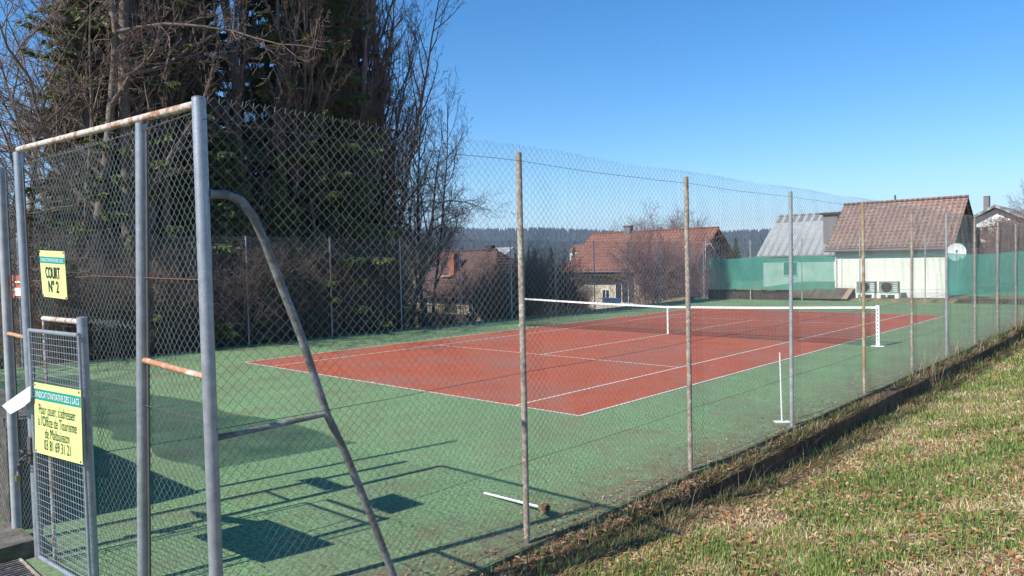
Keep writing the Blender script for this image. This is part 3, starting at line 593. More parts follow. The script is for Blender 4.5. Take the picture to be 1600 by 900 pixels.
def leaf_cards(P, size, up=0., jit=1.):
    """many small leaf-sized quads, random facing"""
    n = len(P); a = rng.standard_normal((n, 3)); a /= np.linalg.norm(a, axis=1)[:, None]; b = rng.standard_normal((n, 3)); b[:, 2] -= up; b -= (a*b).sum(1)[:, None]*a; b /= np.linalg.norm(b, axis=1)[:, None]
    s = size*rng.uniform(.6, 1.3, n)[:, None]
    V = np.stack([P-a*s*.5, P+b*s*.5, P+a*s*.5, P-b*s*.5], 1).reshape(-1, 3); return V, np.arange(4*n).reshape(-1, 4)
def spruce_mesh(H, Rr, seed, low=.04):
    rg = np.random.default_rng(seed); V = []; F = []; nv = 0; z = H*low; TS = []
    while z < H*.985:
        h = z/H; L0 = Rr*(1-h)**.85*(.85+.3*rg.random())+.15; nb = int(rg.integers(6, 10))
        for k in range(nb):
            a = rg.random()*6.283; L = L0*rg.uniform(.6, 1.12); dx, dy = math.cos(a), math.sin(a); m = max(4, int(L/.09)); s = (np.arange(m)+rg.random(m))/m
            droop = -.28*L*s**1.2+.14*L*s**3+ .12*L*s*(h > .6); X = dx*L*s; Y = dy*L*s; Z = z+droop
            TS.append(((0, 0, z), (dx*L*.5, dy*L*.5, z+droop[m//2]))); TS.append(((dx*L*.5, dy*L*.5, z+droop[m//2]), (dx*L, dy*L, z-.14*L)))
            # side sprays: long thin triangles angled forward and hanging
            for side in (-1, 1, 0, -1, 1, -.5, .5):
                ln = (.16+.34*(1-s)*min(1, L/2)+.1*rg.random(m))*rg.uniform(.7, 1.2, m); sa = side*rg.uniform(.5, 1.25, m)
                ex = (dx*np.cos(sa)-dy*np.sin(sa)); ey = (dx*np.sin(sa)+dy*np.cos(sa)); dz = -rg.uniform(.15, 1.3, m)
                B = np.stack([X, Y, Z+rg.uniform(-.05, .03, m)], 1); E = np.stack([ex, ey, dz], 1); E /= np.linalg.norm(E, axis=1)[:, None]; T = B+E*ln[:, None]
                Wd = np.cross(E, rg.standard_normal((m, 3))); Wd /= np.linalg.norm(Wd, axis=1)[:, None]; mid = B+E*ln[:, None]*.45
                w0 = (.025+.05*rg.random(m))[:, None]
                V.append(np.stack([B, mid+Wd*w0, T, mid-Wd*w0], 1).reshape(-1, 3)); F.append(np.arange(4*m).reshape(-1, 4)+nv); nv += 4*m
        z += .20+.12*rg.random()
    crown = npmesh('crown', np.concatenate(V), np.concatenate(F), 4)
    P0 = [(0, 0, -1)]+[t[0] for t in TS]; P1 = [(0, 0, H)]+[t[1] for t in TS]; R0 = [H*.013]+[.02]*len(TS); R1 = [.02]+[.008]*len(TS)
    V_, F_ = tubes(P0, P1, R0, R1, 6); return crown, npmesh('trunk', V_, F_, 4, True)
SP = [spruce_mesh(27, 3.9, 1), spruce_mesh(24, 3.0, 2), spruce_mesh(8, 1.8, 3)]
SPF = spruce_mesh(15, 2.8, 4)

def inst(name, me, m, parent):
    if not me.materials: me.materials.append(m)
    elif me.materials[0] is not m:
        pass
    o = bpy.data.objects.new(name, me); col.objects.link(o); o.parent = parent
    if me.materials[0] is not m: o.material_slots[0].link = 'OBJECT'; o.material_slots[0].material = m
    return o
def plant(name, var, x, y, s, rz, label, cat, group, m1, m2, n1='trunk', n2='crown', sz=None, z=None, tilt=(0, 0)):
    zz = float(hgt(x, y)) if z is None else z
    t = thing(name, (x, y, zz), label, cat, group, rz); t.scale = (s, s, sz or s); t.rotation_euler.x, t.rotation_euler.y = tilt
    inst(n1, var[0], m1, t); inst(n2, var[1], m2, t); return t
def AX_(px, X): q = U(px, 410, x=X); return float(q[0]), float(q[1])
# spruces
for k, (px, X, v, s, rz, lab) in enumerate([(212, -18.4, 0, 1.0, 1.0, 'tall drooping spruce above the gate panel, second conifer from the left'), (318, -22.0, 1, .9, 2.0, 'slim dark spruce with blue sky gaps behind the thick corner post'), (470, -18.0, 0, 1.0, 4.2, 'broad tall spruce right of the curved stay, widest of the conifers'), (545, -19.5, 1, .95, 5.0, 'dark spruce at the right edge of the evergreen clump'), (362, -16.6, 2, .95, .4, 'short bright green spruce low behind the side fence'), (440, -16.5, 2, .8, 2.4, 'smallest young spruce just behind the side fence'), (140, -24, 1, .8, 3.3, 'leftmost spruce with sparse outline against the sky'), (262, -21.5, 0, .95, 3.9, 'dark spruce filling behind the second gate post')]):
    x, y = AX_(px, X); plant('spruce_tree', (SP[v][1], SP[v][0]), x, y, s, rz, lab, 'tree', 'spruces behind the side fence', M['bark'], M['needle'])
# bare trees
bt = [(100, -18, 2, 1.0, .3, 'leftmost bare tree with crooked spreading limbs against the sky'), (28, -19, 2, .75, 2.2, 'bare tree cut by the left picture edge'), (193, -16.8, 0, 1.05, 1.2, 'thick straight bare trunk rising above the gate panel'), (240, -16.9, 0, .85, 2.9, 'slimmer bare trunk just right of the thickest one'), (150, -22, 1, .9, 4.0, 'several slim bare stems behind the left spruce'),
      (402, -20, 3, 1.0, 1.9, 'bare brown tree above the curved stay'), (505, -22, 1, 1.0, .9, 'many-stemmed bare tree tangled with the broad spruce'), (560, -18.0, 3, 1.15, 3.6, 'twin-stemmed bare tree beside the dark spruce edge'), (600, -18.6, 0, .92, 5.1, 'straight reddish bare trunk against the sky, thickest at the right of the clump'), (600, -20, 1, .95, 2.6, 'bare many-stemmed tree near the right edge of the clump'), (628, -23, 2, .68, 4.6, 'rightmost spreading bare tree overhanging the brown roofed house'), (585, -19.5, 1, 1.0, 0.2, 'upright bare stems just right of the reddish trunk'), (662, -20, 3, .78, 2.2, 'bare tree with upswept boughs at the right outline of the clump'), (430, -22.0, 1, .85, 2.9, 'fine bare stems in front of the broad spruce'), (668, -18.5, 2, .50, 3.0, 'small bushy bare tree at the right foot of the clump against the sky'), (640, -17.6, 2, .56, .8, 'low spreading bare tree between the right trunks'), (385, -17.2, 0, .9, 3.7, 'slender upright bare trunk above the bend of the stay'), (452, -16.9, 0, .8, 5.2, 'slender pale bare trunk in front of the broad spruce'), (522, -17.3, 1, .95, 1.9, 'cluster of upright bare stems before the dark spruce'), (565, -17.6, 0, .85, .6, 'narrow bare tree just left of the reddish trunk'), (270, -17.0, 0, .8, 4.4, 'narrow bare trunk left of the thick corner post'), (138, -17.6, 0, .75, 2.5, 'narrow bare trunk above the first gate rail'), (375, -21, 0, .95, .7, 'tall bare tree between the corner post and the stay')]
for k, (px, X, v, s, rz, lab) in enumerate(bt):
    x, y = AX_(px, X); plant('bare_tree', TV[v], x, y, s, rz, lab, 'tree', 'bare trees behind the side fence', M['bark'], M['twig'])
# shrubs along the left fence
where = ['the gate', 'the second gate post', 'the thick corner post', 'the curved stay', 'the middle of the stay', 'the tall spruce', 'the red baseline corner', 'the tree clump edge', 'the brown roofed house', 'the house chimney', 'the white net post', 'the green valley', 'the stairs', 'the stone walled house']
pxs = list(range(70, 900, 22)); random.seed(9)
cat_ = ['tan', 'reddish', 'leafy']
for k, px in enumerate(pxs):
    tall = px < 620; X = random.choice([-15.9, -16.6, -17.4]) if tall else random.choice([-16.3, -17.2]); x, y = AX_(px+random.uniform(-6, 6), X); v = random.randrange(3); s = random.uniform(.62, .85) if tall else random.uniform(.22, .32) if px < 745 else random.uniform(.6, .85)
    c = k % 3; wl = where[min(len(where)-1, int((px-70)/830*len(where)))]
    t = plant('bare_shrub', SV[v], x, y, s, random.uniform(0, 6), '%s twiggy shrub behind the side fence in line with %s' % (['tan', 'reddish brown', 'dark brown'][c], wl), 'shrub', 'shrubs behind the side fence', M['twig_tan'], M[['twig_tan', 'twig', 'twig'][c]], 'stems', 'twigs')
for k, px in enumerate(range(60, 600, 26)):
    x, y = AX_(px, random.uniform(-20, -18)); v = random.randrange(3)
    plant('bare_shrub', SV[v], x, y, random.uniform(.85, 1.15), random.uniform(0, 6), 'dark shrub in the taller back row behind the side fence, %s from the left' % ('first second third fourth fifth sixth seventh eighth ninth tenth eleventh twelfth thirteenth fourteenth fifteenth sixteenth seventeenth eighteenth nineteenth twentieth twenty-first twenty-second'.split()[k]), 'shrub', 'second row shrubs behind the side fence', M['twig'], M['twig'], 'stems', 'twigs')
# evergreen undergrowth as leaf masses
def bush_mesh(Rx, Rz, n, size, seed):
    rg = np.random.default_rng(seed); cl = rg.normal(0, .42, (26, 3))*[Rx, Rx, Rz]; cl[:, 2] = np.abs(cl[:, 2])+.1*Rz; k = rg.integers(0, 26, n); P = cl[k]+rg.normal(0, .17, (n, 3))*[Rx, Rx, Rz*.9]; P[:, 2] = np.abs(P[:, 2])
    V, F = leaf_cards(P, size); fol = npmesh('foliage', V, F, 4); St = [((0, 0, -.3), tuple(c*.9)) for c in cl]; V, F = tubes([s[0] for s in St], [s[1] for s in St], [.03]*26, [.008]*26, 4); return npmesh('stems', V, F, 4), fol
BU = [bush_mesh(1.7, 1.9, 9000, .10, 1), bush_mesh(1.4, 1.3, 6000, .09, 2)]
for k, (px, X, v, s, m) in enumerate([(60, -21, 0, 1.5, 'needle_far'), (110, -20, 0, 1.4, 'needle_far'), (165, -18.5, 0, 1.3, 'needle_far'), (215, -18, 0, 1.3, 'needle_far'), (270, -18.5, 0, 1.35, 'needle_far'), (320, -18.5, 0, 1.2, 'needle_far'), (370, -19, 0, 1.25, 'needle_far'), (430, -19, 0, 1.1, 'leafgreen'), (500, -19.5, 0, 1.2, 'needle_far'), (560, -20, 0, 1.1, 'needle_far'), (415, -16.6, 1, .8, 'leafgreen'), (800, -18.5, 1, .9, 'leafgreen'), (840, -26, 1, 1.4, 'leafgreen'), (870, -24, 1, 1.0, 'leafgreen'), (610, -22, 0, .8, 'needle_far'), (790, -20, 1, .8, 'leafgreen')]):
    x, y = AX_(px, X); wl = ['at the left picture edge', 'behind the gate', 'left of the second gate post', 'right of the second gate post', 'between the two tall posts', 'behind the thick corner post', 'below the curved stay', 'under the broad spruce', 'below the dark spruce', 'under the bare trunks', 'close behind the fence under the stay', 'right of the brown roofed house', 'below the green valley', 'beside the stairs', 'left of the red outbuilding', 'in front of the brown roofed house'][k]
    plant('evergreen_bush', BU[v], x, y, s, k*1.3, 'leafy green bush '+wl, 'bush', 'leafy bushes behind the side fence', M['twig'], M[m], 'stems', 'foliage')
# thin climbing saplings by the fence
# ------------------------------------------------------------------ houses
def gable_house(name, x0, x1, y0, yr, y1, zb, ze, zr, wallm, roofm, label, oh=.4, gable=None, hip=0.):
    """ridge along x; returns root, wall part, roof part"""
    t = thing(name, ((x0+x1)/2, (y0+y1)/2, zb), label, 'house')
    w_ = MB().box((x0, y0, zb), (x1, y1, ze)).build('wall', M[wallm], t)
    if hip <= 0:
        for x in (x0, x1-.2): MB().prism([(x, y0, ze+.002), (x, y1, ze+.002), (x, yr, zr-.12)], (.2, 0, 0)).build('gable', M[gable or wallm], t)
    th = .14; sl0 = (zr-ze)/(yr-y0); sl1 = (zr-ze)/(y1-yr); X0, X1 = x0-oh, x1+oh; Y0, Y1 = y0-oh, y1+oh; z0, z1 = ze-sl0*oh, ze-sl1*oh; rf = MB()
    a = [(X0, Y0, z0+.05), (X1, Y0, z0+.05), (X1-hip, yr, zr+.05), (X0, yr, zr+.05)]; b = [(X0, Y1, z1+.05), (X0, yr, zr+.05), (X1-hip, yr, zr+.05), (X1, Y1, z1+.05)]
    for q in (a, b): rf.prism(q, (0, 0, th))
    if hip > 0: rf.prism([(X1, Y0, z0+.05), (X1, Y1, z1+.05), (X1-hip, yr, zr+.05)], (0, 0, th))
    r = rf.build('roof', M[roofm], t)
    MB().tube([(X0, yr, zr+.2), (X1-hip, yr, zr+.2)], .10, 8).build('ridge_tiles', M[roofm], r)
    MB().tube([(X0, Y0-.05, z0+.06), (X1, Y0-.05, z0+.04)], .07, 8).build('gutter', M['grey_wall'], t)
    return t, w_, r
def window(parent, x0, x1, z0, z1, y, m='frame_white', bars=1, name='window'):
    mb = MB(); f = .07
    mb.box((x0, y-.06, z0), (x0+f, y-.005, z1)).box((x1-f, y-.06, z0), (x1, y-.005, z1)).box((x0+f, y-.06, z0), (x1-f, y-.005, z0+f)).box((x0+f, y-.06, z1-f), (x1-f, y-.005, z1))
    for k in range(bars): xx = x0+(x1-x0)*(k+1)/(bars+1); mb.box((xx-.03, y-.055, z0+f), (xx+.03, y-.005, z1-f))
    w_ = mb.build(name, M[m], parent); MB().box((x0+f, y-.03, z0+f), (x1-f, y-.004, z1-f)).build('pane', M['window'], w_); return w_

# white house by the far end
t, w_, r = gable_house('white_house', -8.15, -2.40, 35, 37.9, 41.0, .05, 3.02, 5.38, 'render_white', 'tile_pink', 'white walled house with faded pink brown tiled roof beyond the end fence', .42, 'shaded_wall')
MB().box((-8.05, 34.965, .55), (-2.42, 34.998, 2.55)).build('block_wall', M['render_cream'], t)
MB().box((-8.5, 34.70, 2.80), (-2.05, 34.995, 2.98)).build('soffit', M['dark_wood'], t)
mb = MB()
for k in range(1, 10): mb.box((-8.05, 34.958, .55+.2*k), (-2.42, 34.967, .558+.2*k))
mb.build('block_joints', M['render_white'], t)
MB().tube([(-8.05, 34.9, 2.9), (-8.05, 34.9, .2)], .05, 8).tube([(-7.75, 34.93, 2.6), (-7.75, 34.93, .4)], .025, 8).build('downpipe', M['frame_white'], t)
MB().tube([(-5.7, 37.9, 5.5), (-5.7, 37.9, 5.95)], .05, 8).build('vent_pipe', M['galv_dark'], t)
MB().box((-6.6, 34.5, .0), (-2.2, 34.96, .42)).build('plinth', M['render_white'], t)
for k, (x0, lab) in enumerate(((-6.45, 'left of the two grey green cooling units on white stands by the white wall'), (-5.30, 'right of the two grey green cooling units on white stands by the white wall'))):
    a = thing('cooling_unit', (x0+.45, 33.6, .15), lab, 'air conditioner', 'cooling units by the white wall')
    cs = MB().box((x0, 33.4, .40), (x0+.95, 33.75, 1.02)); cs.build('casing', mat('grey green casing', (.22, .30, .25), .6) if k == 0 else bpy.data.materials['grey green casing'], a)
    MB().tube([(x0+.38, 33.395, .71), (x0+.38, 33.375, .71)], [.27, .25], 20).build('fan_grille', M['dark_wood'], a)
    mb = MB()
    for q in range(5): mb.box((x0+.72, 33.385, .48+.1*q), (x0+.93, 33.397, .53+.1*q))
    mb.build('louvres', M['frame_white'], a); MB().box((x0-.1, 33.35, .12), (x0+.1, 33.8, .395)).box((x0+.8, 33.35, .12), (x0+1.0, 33.8, .395)).box((x0+.1, 33.36, .31), (x0+.8, 33.8, .385)).build('stand', M['white'], a)
wb = thing('wooden_cover', (-8.2, 33, 0), 'low sloping tan board cover on the ground left of the cooling units', 'cover')
mb = MB()
for k in range(8): x0 = -9.75+.39*k; mb.prism([(x0, 32.45, .10), (x0+.38, 32.45, .10), (x0+.38+.12, 33.25, .66), (x0+.12, 33.25, .66)], (0, .03, -.03))
mb.build('boards', M['wood'], wb); MB().prism([(-9.7, 32.55, .04), (-9.5, 33.3, .04), (-9.5, 33.3, .60)], (3.02, 0, 0)).build('frame', M['dark_wood'], wb)
ds = thing('satellite_dish', (-1.5, 33.2, 0), 'round white satellite dish at the right end of the white house', 'dish')
mb = MB(); vs = []; K = 24
for rr_ in (0.001, .18, .32, .44):
    for k in range(K): a = 2*math.pi*k/K; vs.append((-1.55+rr_*math.cos(a), 33.0-.5*(rr_**2)*.9, 2.52+rr_*math.sin(a)))
mb.add(vs, [(j*K+k, j*K+(k+1) % K, (j+1)*K+(k+1) % K, (j+1)*K+k) for j in range(3) for k in range(K)], True); mb.build('reflector', M['white'], ds)
MB().tube([(-1.50, 33.08, .05), (-1.50, 33.08, 2.5)], .035, 8).tube([(-1.55, 32.95, 2.05), (-1.45, 32.5, 2.55)], .015, 6).tube([(-1.45, 32.5, 2.5), (-1.45, 32.47, 2.62)], .05, 8).build('mast', M['galv'], ds)

# red roofed house, stairs
t, w_, r = gable_house('red_roofed_house', -37.2, -24.2, 47, 51.3, 55.6, -2.6, 1.75, 5.0, 'stone_wall', 'tile_red', 'long house with orange red tiled roof and pale stone wall behind the net', .5, 'shaded_wall')
w_.data.materials[0] = M['stone_wall']
MB().box((-24.185, 47.0, -2.6), (-24.16, 55.6, 1.7)).build('side_shade', M['shaded_wall'], t)  # thin dark sheet over the end wall, paints its shade
window(t, -31.9, -29.7, -1.5, .35, 46.99, 'frame_white', 2, 'glazed_door'); window(t, -33.4, -32.5, -1.2, -.2, 46.99); window(t, -27.8, -26.6, -1.1, .1, 46.99)
MB().box((-33.6, 51.0, 4.7), (-32.9, 51.6, 5.75)).box((-33.7, 50.9, 5.75), (-32.8, 51.7, 5.83)).build('chimney', M['grey_wall'], r)
MB().box((-36.5, 46.0, 1.05), (-30, 46.98, 1.2)).build('porch_beam', M['dark_wood'], t)
stt = thing('outdoor_stairs', (-35, 44, -2), 'pinkish concrete stairs with railing left of the stone walled house', 'stairs')
mb = MB()
for k in range(7): mb.box((-36.2+.42*k, 43.5, .35-.32*k), (-35.55+.42*k, 44.6, .43-.32*k))
mb.build('treads', M['pinkish'], stt); MB().tube([(-36.2, 43.5, 1.2), (-33.2, 43.5, -1.1)], .03, 6).tube([(-36.2, 43.5, -2.5), (-36.2, 43.5, 1.2)], .03, 6).tube([(-34.7, 43.5, -2.5), (-34.7, 43.5, .05)], .03, 6).tube([(-33.3, 43.5, -2.5), (-33.3, 43.5, -1.0)], .03, 6).build('railing', M['grey_wall'], stt)
# brown roofed house
t, w_, r = gable_house('brown_roofed_house', -40.3, -30.6, 30.4, 34.2, 38, -4, .15, 3.35, 'render_yellow', 'tile_brown', 'house with hipped brown tiled roof and faded yellow walls seen through the side fence', .5, hip=4.6)
MB().box((-38.0, 31.8, 1.5), (-37.3, 32.6, 3.3)).build('chimney', M['brick'], r); MB().box((-38.4, 31.3, 1.40), (-37.2, 31.8, 1.52)).build('flashing', M['rail_rust'], r)
MB().box((-35.6, 34.0, 3.3), (-35.1, 34.5, 3.9)).build('chimney', M['tile_brown'], r)
window(t, -40.0, -38.9, -1.4, -.1, 30.39); window(t, -36.9, -35.6, -1.4, -.1, 30.39, 'dark_wood'); window(t, -34.2, -33.2, -1.4, -.1, 30.39)
MB().box((-40.4, 29.2, -1.75), (-33.5, 30.38, -1.55)).build('balcony', M['dark_wood'], t)
mb = MB()
for k in range(30): mb.box((-40.4+.235*k, 29.2, -1.55), (-40.36+.235*k, 29.24, -.85))
mb.box((-40.4, 29.18, -.85), (-33.5, 29.26, -.78)); mb.build('balustrade', M['dark_wood'], t)
t, w_, r = gable_house('outbuilding', -43.5, -41.2, 27.4, 28.6, 29.8, -4, -.9, .1, 'brick', 'tile_brown', 'small reddish outbuilding left of the brown roofed house', .25)
# grey metal roof house
t, w_, r = gable_house('grey_roofed_house', -19.2, -10.5, 50.3, 54.2, 58, 0, 2.75, 5.85, 'render_white', 'metal_roof', 'house with pale grey ribbed metal roof behind the green netting', .4)
MB().box((-14.5, 50.9, 3.2), (-13.4, 51.9, 5.75)).build('chimney', M['grey_wall'], r); MB().box((-14.7, 50.7, 5.75), (-13.2, 52.1, 5.9)).build('chimney_cap', M['dark_wood'], r)
window(t, -17.5, -16.3, .9, 2.1, 50.29)
# right side house (gable towards the court), shed, rust shrub
def u60(px, py): return U(px, py, y=60)
t = thing('chalet', (-5.0, 62, 0), 'white chalet with snow-grey roof edge and brick base, rightmost gabled house', 'house')
a = u60(1502, 352); b = u60(1556, 324); zL, zR = float(a[2]), float(b[2]); xa, xb = float(a[0]), float(b[0]); xc = 2*xb-xa
MB().prism([(xa+.5, 60, 1.2), (xc-.5, 60, 1.2), (xc-.5, 60, zL+.2), (xb, 60, zR-.1), (xa+.5, 60, zL+.2)], (0, 8, 0)).build('wall', M['render_white'], t)
MB().box((xa+.45, 59.9, 0), (xc-.45, 59.99, 3.3)).build('brick_base', M['brick'], t)
MB().prism([(xa, 59.4, zL), (xb, 59.4, zR), (xb, 59.4, zR+.2), (xa, 59.4, zL+.2)], (0, 9, 0)).prism([(xb, 59.4, zR), (xc, 59.4, zL), (xc, 59.4, zL+.2), (xb, 59.4, zR+.2)], (0, 9, 0)).build('roof', M['metal_roof'], t)
MB().box((xb-1.2, 62, zR-.4), (xb-.8, 62.5, zR+1.1)).build('chimney', M['grey_wall'], t)
window(t, xb-1.6, xb-.4, 3.6, 4.6, 59.99)
for k, (x, y, sc2, lab) in enumerate(((-1.9, 40, .85, 'beside the dish'), (-.6, 42, 1.15, 'below the chalet roof'), (.8, 41, 1.1, 'below the rust bush'), (1.9, 43, 1.25, 'near the right edge'), (3.2, 42, 1.2, 'at the right edge'))):
    plant('bare_shrub', SV[k % 3], x, y, sc2, k*1.7, 'grey brown bare shrub over the right netting, '+lab, 'shrub', 'shrubs behind the right netting', M['twig_purple'], M['twig_tan' if k % 2 else 'twig_purple'], 'stems', 'twigs', z=.1)
t, w_, r = gable_house('low_house', 1.2, 9.0, 66, 70, 74, 0, 4.2, 7.2, 'render_white', 'tile_pink', 'low house with pale pink roof behind the rust bush at the right edge', .4)
window(t, 2.2, 3.3, 2.4, 3.6, 65.99)
plant('russet_hedge', BU[0], .3, 52, 1.6, 0, 'rust brown leafy bush above the grey shed', 'bush', None, M['twig'], M['russet'], 'stems', 'foliage', z=2.6)
plant('russet_hedge', BU[1], -2.2, 53, 1.2, 1, 'smaller dark rust bush beside the chalet roof', 'bush', None, M['twig'], M['russet'], 'stems', 'foliage', z=2.9)
plant('bare_tree', TV[2], 1.6, 62, .68, 1, 'bare purplish tree rising above the grey shed at the right edge', 'tree', None, M['bark'], M['twig_purple'], z=0)
plant('bare_tree', TV[3], -3.8, 70, .62, 1, 'small bare tree right of the white house gable', 'tree', None, M['bark'], M['twig_purple'], z=0)
q = U(1000, 400, y=62); plant('bare_tree', TV[2], float(q[0]), 62, .64, 2, 'purplish bare tree crown rising behind the red roof', 'tree', None, M['bark'], M['twig_purple'], z=-2)
for k, (px, s_, lab) in enumerate(((985, 1.25, 'left'), (1030, 1.5, 'middle'), (1068, 1.3, 'right'))):
    q = U(px, 400, y=60+k); plant('bare_shrub', SV[k], float(q[0]), 60+k, s_, k, 'purplish twiggy crown over the red roof ridge, %s of three' % lab, 'shrub', 'crowns behind the red roof', M['twig_purple'], M['twig_purple'], 'stems', 'twigs', z=1.2)
q = U(1050, 400, y=63); plant('bare_tree', TV[1], float(q[0]), 63, .55, 4, 'smaller purplish bare tree behind the right half of the red roof', 'tree', None, M['bark'], M['twig_purple'], z=-2)
for k, (px, Y, s, lab) in enumerate([(870, 40, 1.15, 'left of the stairs'), (905, 40.5, .85, 'in front of the stairs'), (1010, 41, 1.5, 'before the stone wall'), (1045, 40, 1.7, 'before the right part of the stone wall'), (1075, 42, 1.5, 'at the dark gable corner'), (1100, 38, .9, 'left of the long green netting')]):
    q = U(px, 440, y=Y); plant('bare_shrub', SV[k % 3], float(q[0]), Y, s, k, 'purplish twiggy shrub '+lab, 'shrub', 'shrubs before the red roofed house', M['twig_purple'], M['twig_purple'], 'stems', 'twigs', z=-2.2)
q = U(1150, 395, y=66); plant('spruce_tree', (SPF[1], SPF[0]), float(q[0]), 66, .32, 0, 'small dark conifer between the red and grey roofs', 'tree', None, M['bark'], M['needle_far'], z=0)
# village and conifers in the valley
vl = [(690, 120, 'render_white', 'tile_red', 'pale far cottage with red roof above the chimney'), (640, 150, 'render_yellow', 'tile_brown', 'far brown roofed cottage between the bare trunks'), (775, 170, 'render_white', 'metal_roof', 'far white house with long pale roof on the valley side'), (850, 95, 'render_yellow', 'tile_brown', 'far low house left of the net headband'), (905, 210, 'render_white', 'tile_red', 'tiny far house at the foot of the hills')]
for px, Y, wm, rm, lab in vl:
    q = U(px, 400, y=Y); x = float(q[0]); z = float(hgt(x, Y)); s = Y/40*.45
    zt = 2.4+(411-{690: 388, 640: 402, 775: 386, 850: 440, 905: 386}[px])/1143*(Y+9)*1.3
    z = min(z, zt-5); t, w_, r = gable_house('cottage', x-4.5, x+4.5, Y, Y+3.5, Y+7, z, zt-2.2, zt, wm, rm, lab, .4)
    window(t, x-3, x-1.8, zt-4.2, zt-3, Y-.01); window(t, x+1.2, x+2.4, zt-4.2, zt-3, Y-.01)
random.seed(31)
for k in range(46):
    px = random.uniform(590, 1230) if k < 38 else random.uniform(20, 120); Y = random.uniform(75, 240); q = U(px, 400, y=Y); x = float(q[0]); s = random.uniform(.55, .95)
    yt = random.uniform(378, 402) if px < 960 else random.uniform(382, 400); zt = float(U(px, yt, y=Y)[2]); z0 = zt-15*s
    plant('conifer', (SPF[1], SPF[0]), x, Y, s, random.uniform(0, 6), 'dark conifer among many on the valley side beyond the roofs', 'tree', 'conifers in the valley', M['bark'], M['needle_far'], z=z0)

# ------------------------------------------------------------------ grass, leaves, litter
def scatter_xy(n, xr, yr, power=2.0):
    """points denser towards the camera"""
    x = rng.uniform(*xr, n); y = rng.uniform(*yr, n); d = np.hypot(x-7, y+9)+.5
    keep = rng.random(n) < np.minimum(1, (5.0/d)**power); 
    v = np.stack([x, y], 1)-CP[:2]; fw = np.array([f_[0], f_[1]]); fw /= np.linalg.norm(fw); dep = v@fw; lat = v@np.array([fw[1], -fw[0]])
    keep &= (dep > 1.2) & (np.abs(lat) < dep*.86+1.2); return x[keep], y[keep], d[keep]
GM = [mat('green grass blade', (.18, .28, .06), .7, trans=.3), mat('dark green blade', (.055, .115, .028), .75, trans=.3), mat('yellow green blade', (.30, .32, .085), .7, trans=.3), mat('straw blade', (.50, .38, .20), .8, trans=.15), mat('pale straw', (.62, .52, .32), .8, trans=.1), mat('brown straw', (.23, .145, .075), .85)]
def blades(n, xr, yr, L0, L1, w0, flat, mats_fn, power=1.7, zoff=0., zfun=hgt):
    x, y, d = scatter_xy(n, xr, yr, power); m = len(x); mi = mats_fn(x, y, m); ok = mi >= 0; x, y, d, mi = x[ok], y[ok], d[ok], mi[ok]; m = len(x)
    z = zfun(x, y)+zoff; a = rng.random(m)*6.283; straw = mi >= 3; lean = np.where(straw, rng.uniform(.9, 3.5, m)*flat, rng.uniform(.1, .9, m)); L = rng.uniform(L0, L1, m)*np.where(straw, 1.1, 1)*(1+.07*d)
    dx, dy = np.cos(a)*lean, np.sin(a)*lean; nn = np.sqrt(1+lean**2); T = np.stack([x+dx/nn*L, y+dy/nn*L, z+L/nn], 1); B = np.stack([x, y, z-.005], 1); wd = w0*(1+.17*d)*np.where(straw, .7, 1)
    s = np.stack([-np.sin(a)*wd, np.cos(a)*wd, 0*a], 1)*.5; Mid = B*.45+T*.55; Mid[:, 2] += L*.1
    V = np.stack([B-s, B+s, Mid+s*.8, T, Mid-s*.8], 1).reshape(-1, 3); i = np.arange(m)[:, None, None]*5; return V, (i+np.array([[0, 1, 2], [0, 2, 4], [4, 2, 3]])).reshape(-1, 3), np.repeat(mi, 3)
def grass_kinds(x, y, m):
    g = .45*val_noise(x, y, 1.2, 11)+.35*val_noise(x, y, .4, 12)+.2*val_noise(x, y, .13, 13)-.03-.10*(1-sstep(3.5, 4.1, x))+rng.normal(0, .085, m); r = rng.random(m)
    mi = np.where(g > .53, np.where(r < .5, 0, np.where(r < .8, 1, 2)), np.where(g > .42, np.where(r < .35, 0, np.where(r < .6, 2, np.where(r < .85, 3, 5))), np.where(r < .45, 3, np.where(r < .70, 4, np.where(r < .90, 5, 2)))))
    mat_ = (.7*val_noise(x, y, .9, 33)+.3*val_noise(x, y, .25, 34)) > .66; mi = np.where(mat_ & (r < .85), np.where(r < .4, 4, 3), mi)
    return mi
V_, F_, mi = blades(3400000, (3.1, 19), (-9.5, 34), .018, .055, .0042, 1.0, grass_kinds)
me = npmesh('grass', V_, F_, 3, False, mi); tag(link('grass', me, GM), kind='stuff', label='patchy spring grass with straw on the bank right of the court', cat='grass')
# dry tufts along the ledge
def edge_kinds(x, y, m):
    g = val_noise(y, 0*y, .5, 17)+rng.normal(0, .12, m); r = rng.random(m); return np.where(g < .42, -1, np.where(r < .55, 5, np.where(r < .88, 3, np.where(r < .94, 0, 1))))
V_, F_, mi = blades(120000, (2.92, 3.34), (-7, 26), .03, .12, .0040, 1.0, edge_kinds, 1.0, 0, lambda x, y: np.where(x < 3.12, -.09, hgt(np.maximum(x, 3.15), y))); tag(link('edge_tufts', npmesh('edge_tufts', V_, F_, 3, False, mi), GM), kind='stuff', label='dry tufts growing along the dark court edge', cat='grass')
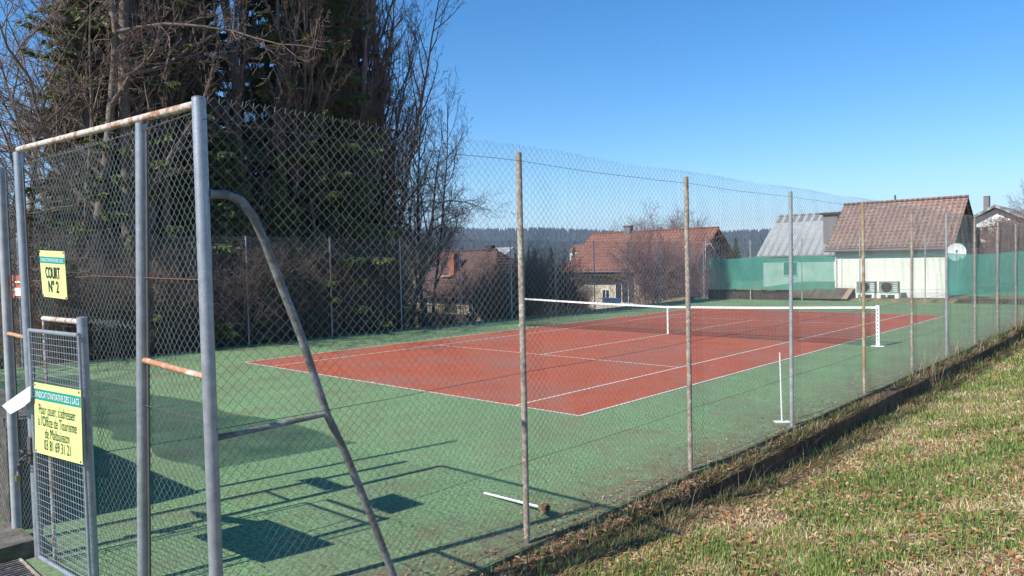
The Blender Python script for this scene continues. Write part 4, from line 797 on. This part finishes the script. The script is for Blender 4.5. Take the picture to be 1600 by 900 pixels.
# fallen leaves
LM = [mat('russet leaf', (.40, .17, .065), .8, trans=.15), mat('tan leaf', (.46, .31, .18), .8, trans=.15), mat('dark leaf', (.16, .08, .045), .85), mat('pale leaf', (.50, .34, .20), .8)]
def leaves(n, xr, yr, zf, thr, size, seed, power=1.2, grad=None):
    x, y, d = scatter_xy(n, xr, yr, power); m = len(x); g = .6*val_noise(x, y, 1.3, seed)+.4*val_noise(x, y, .3, seed+1); k = g > thr if grad is None else (rng.random(m) < grad(x, y)*(.3+1.2*g)); x, y, d = x[k], y[k], d[k]; m = len(x)
    a = rng.random(m)*6.283; s = size*rng.uniform(.5, 1.3, m)*(1+.03*d); tz = rng.uniform(-.6, .6, m); up = rng.uniform(0, .6, m); z = zf(x, y)+.012+.3*s*np.abs(tz)
    ca, sa = np.cos(a), np.sin(a); C = np.stack([x, y, z], 1); A = np.stack([ca, sa, tz*.7], 1)*s[:, None]*.5; B = np.stack([-sa*.6, ca*.6, up*.5], 1)*s[:, None]*.5; B2 = np.stack([sa*.6, -ca*.6, up*.5], 1)*s[:, None]*.5
    V = np.stack([C-A, C-A*.2+B, C+A, C+A*.1+B2], 1).reshape(-1, 3); V[:, 2] = np.maximum(V[:, 2], np.repeat(zf(x, y), 4)+.003); return V, np.arange(4*m).reshape(-1, 4), rng.choice([0, 0, 1, 2, 2, 3], m)
def stem_kinds(x, y, m): return np.where(val_noise(y, 0*y, .9, 27) < .62, -1, np.where(rng.random(m) < .6, 3, 5))
V_, F_, mi = blades(2200, (2.93, 3.3), (-6, 22), .12, .34, .0022, .35, stem_kinds, .6, 0, lambda x, y: np.where(x < 3.12, -.09, -.3)); tag(link('dry_stems', npmesh('dry_stems', V_, F_, 3, False, mi), GM), kind='stuff', label='thin dry weed stems standing along the court edge', cat='weeds')
V_, F_, mi = leaves(16000, (2.9, 4.3), (-7, 3), lambda x, y: np.where(x < 3.1, -.045, hgt(np.maximum(x, 3.15), y)), 0, .045, 60, .6, lambda x, y: .9*(1-sstep(3.3, 4.3, x))*(1-sstep(-3, 3, y))); tag(link('leaf_heap', npmesh('leaf_heap', V_, F_, 4, False, mi), LM), kind='stuff', label='brown leaves heaped where the near end of the grass meets the court', cat='leaves')
for nm, args, lab in (('fallen_leaves', (260000, (3.15, 18), (-9, 26), lambda x, y: hgt(x, y)+.012, .575, .048, 30), 'rust brown fallen leaves lying in patches on the grass'),):
    V_, F_, mi = leaves(*args); tag(link(nm, npmesh(nm, V_, F_, 4, False, mi), LM), kind='stuff', label=lab, cat='leaves')
zc = lambda x, y: np.where(x < XE, .0, np.where(x < 3.1, -.05, hgt(np.maximum(x, 3.15), y)))
V_, F_, mi = leaves(60000, (1.2, 3.4), (-7.0, 22), zc, 0, .030, 40, 1.0, lambda x, y: np.clip((x-1.5)/1.5, 0, 1)**4*(1-.55*sstep(-2, 4, y))+.006)
tag(link('leaf_litter', npmesh('leaf_litter', V_, F_, 4, False, mi), LM), kind='stuff', label='brown leaf litter collected along the foot of the near fence', cat='leaves')
V_, F_, mi = leaves(2500, (-1.6, .0), (-8.3, -7.35), lambda x, y: 0*x, 0, .05, 50, .2, lambda x, y: np.where(x < -.3, .5, .02)); tag(link('gate_litter', npmesh('gate_litter', V_, F_, 4, False, mi), LM), kind='stuff', label='dead leaves heaped left of the gate threshold', cat='leaves')
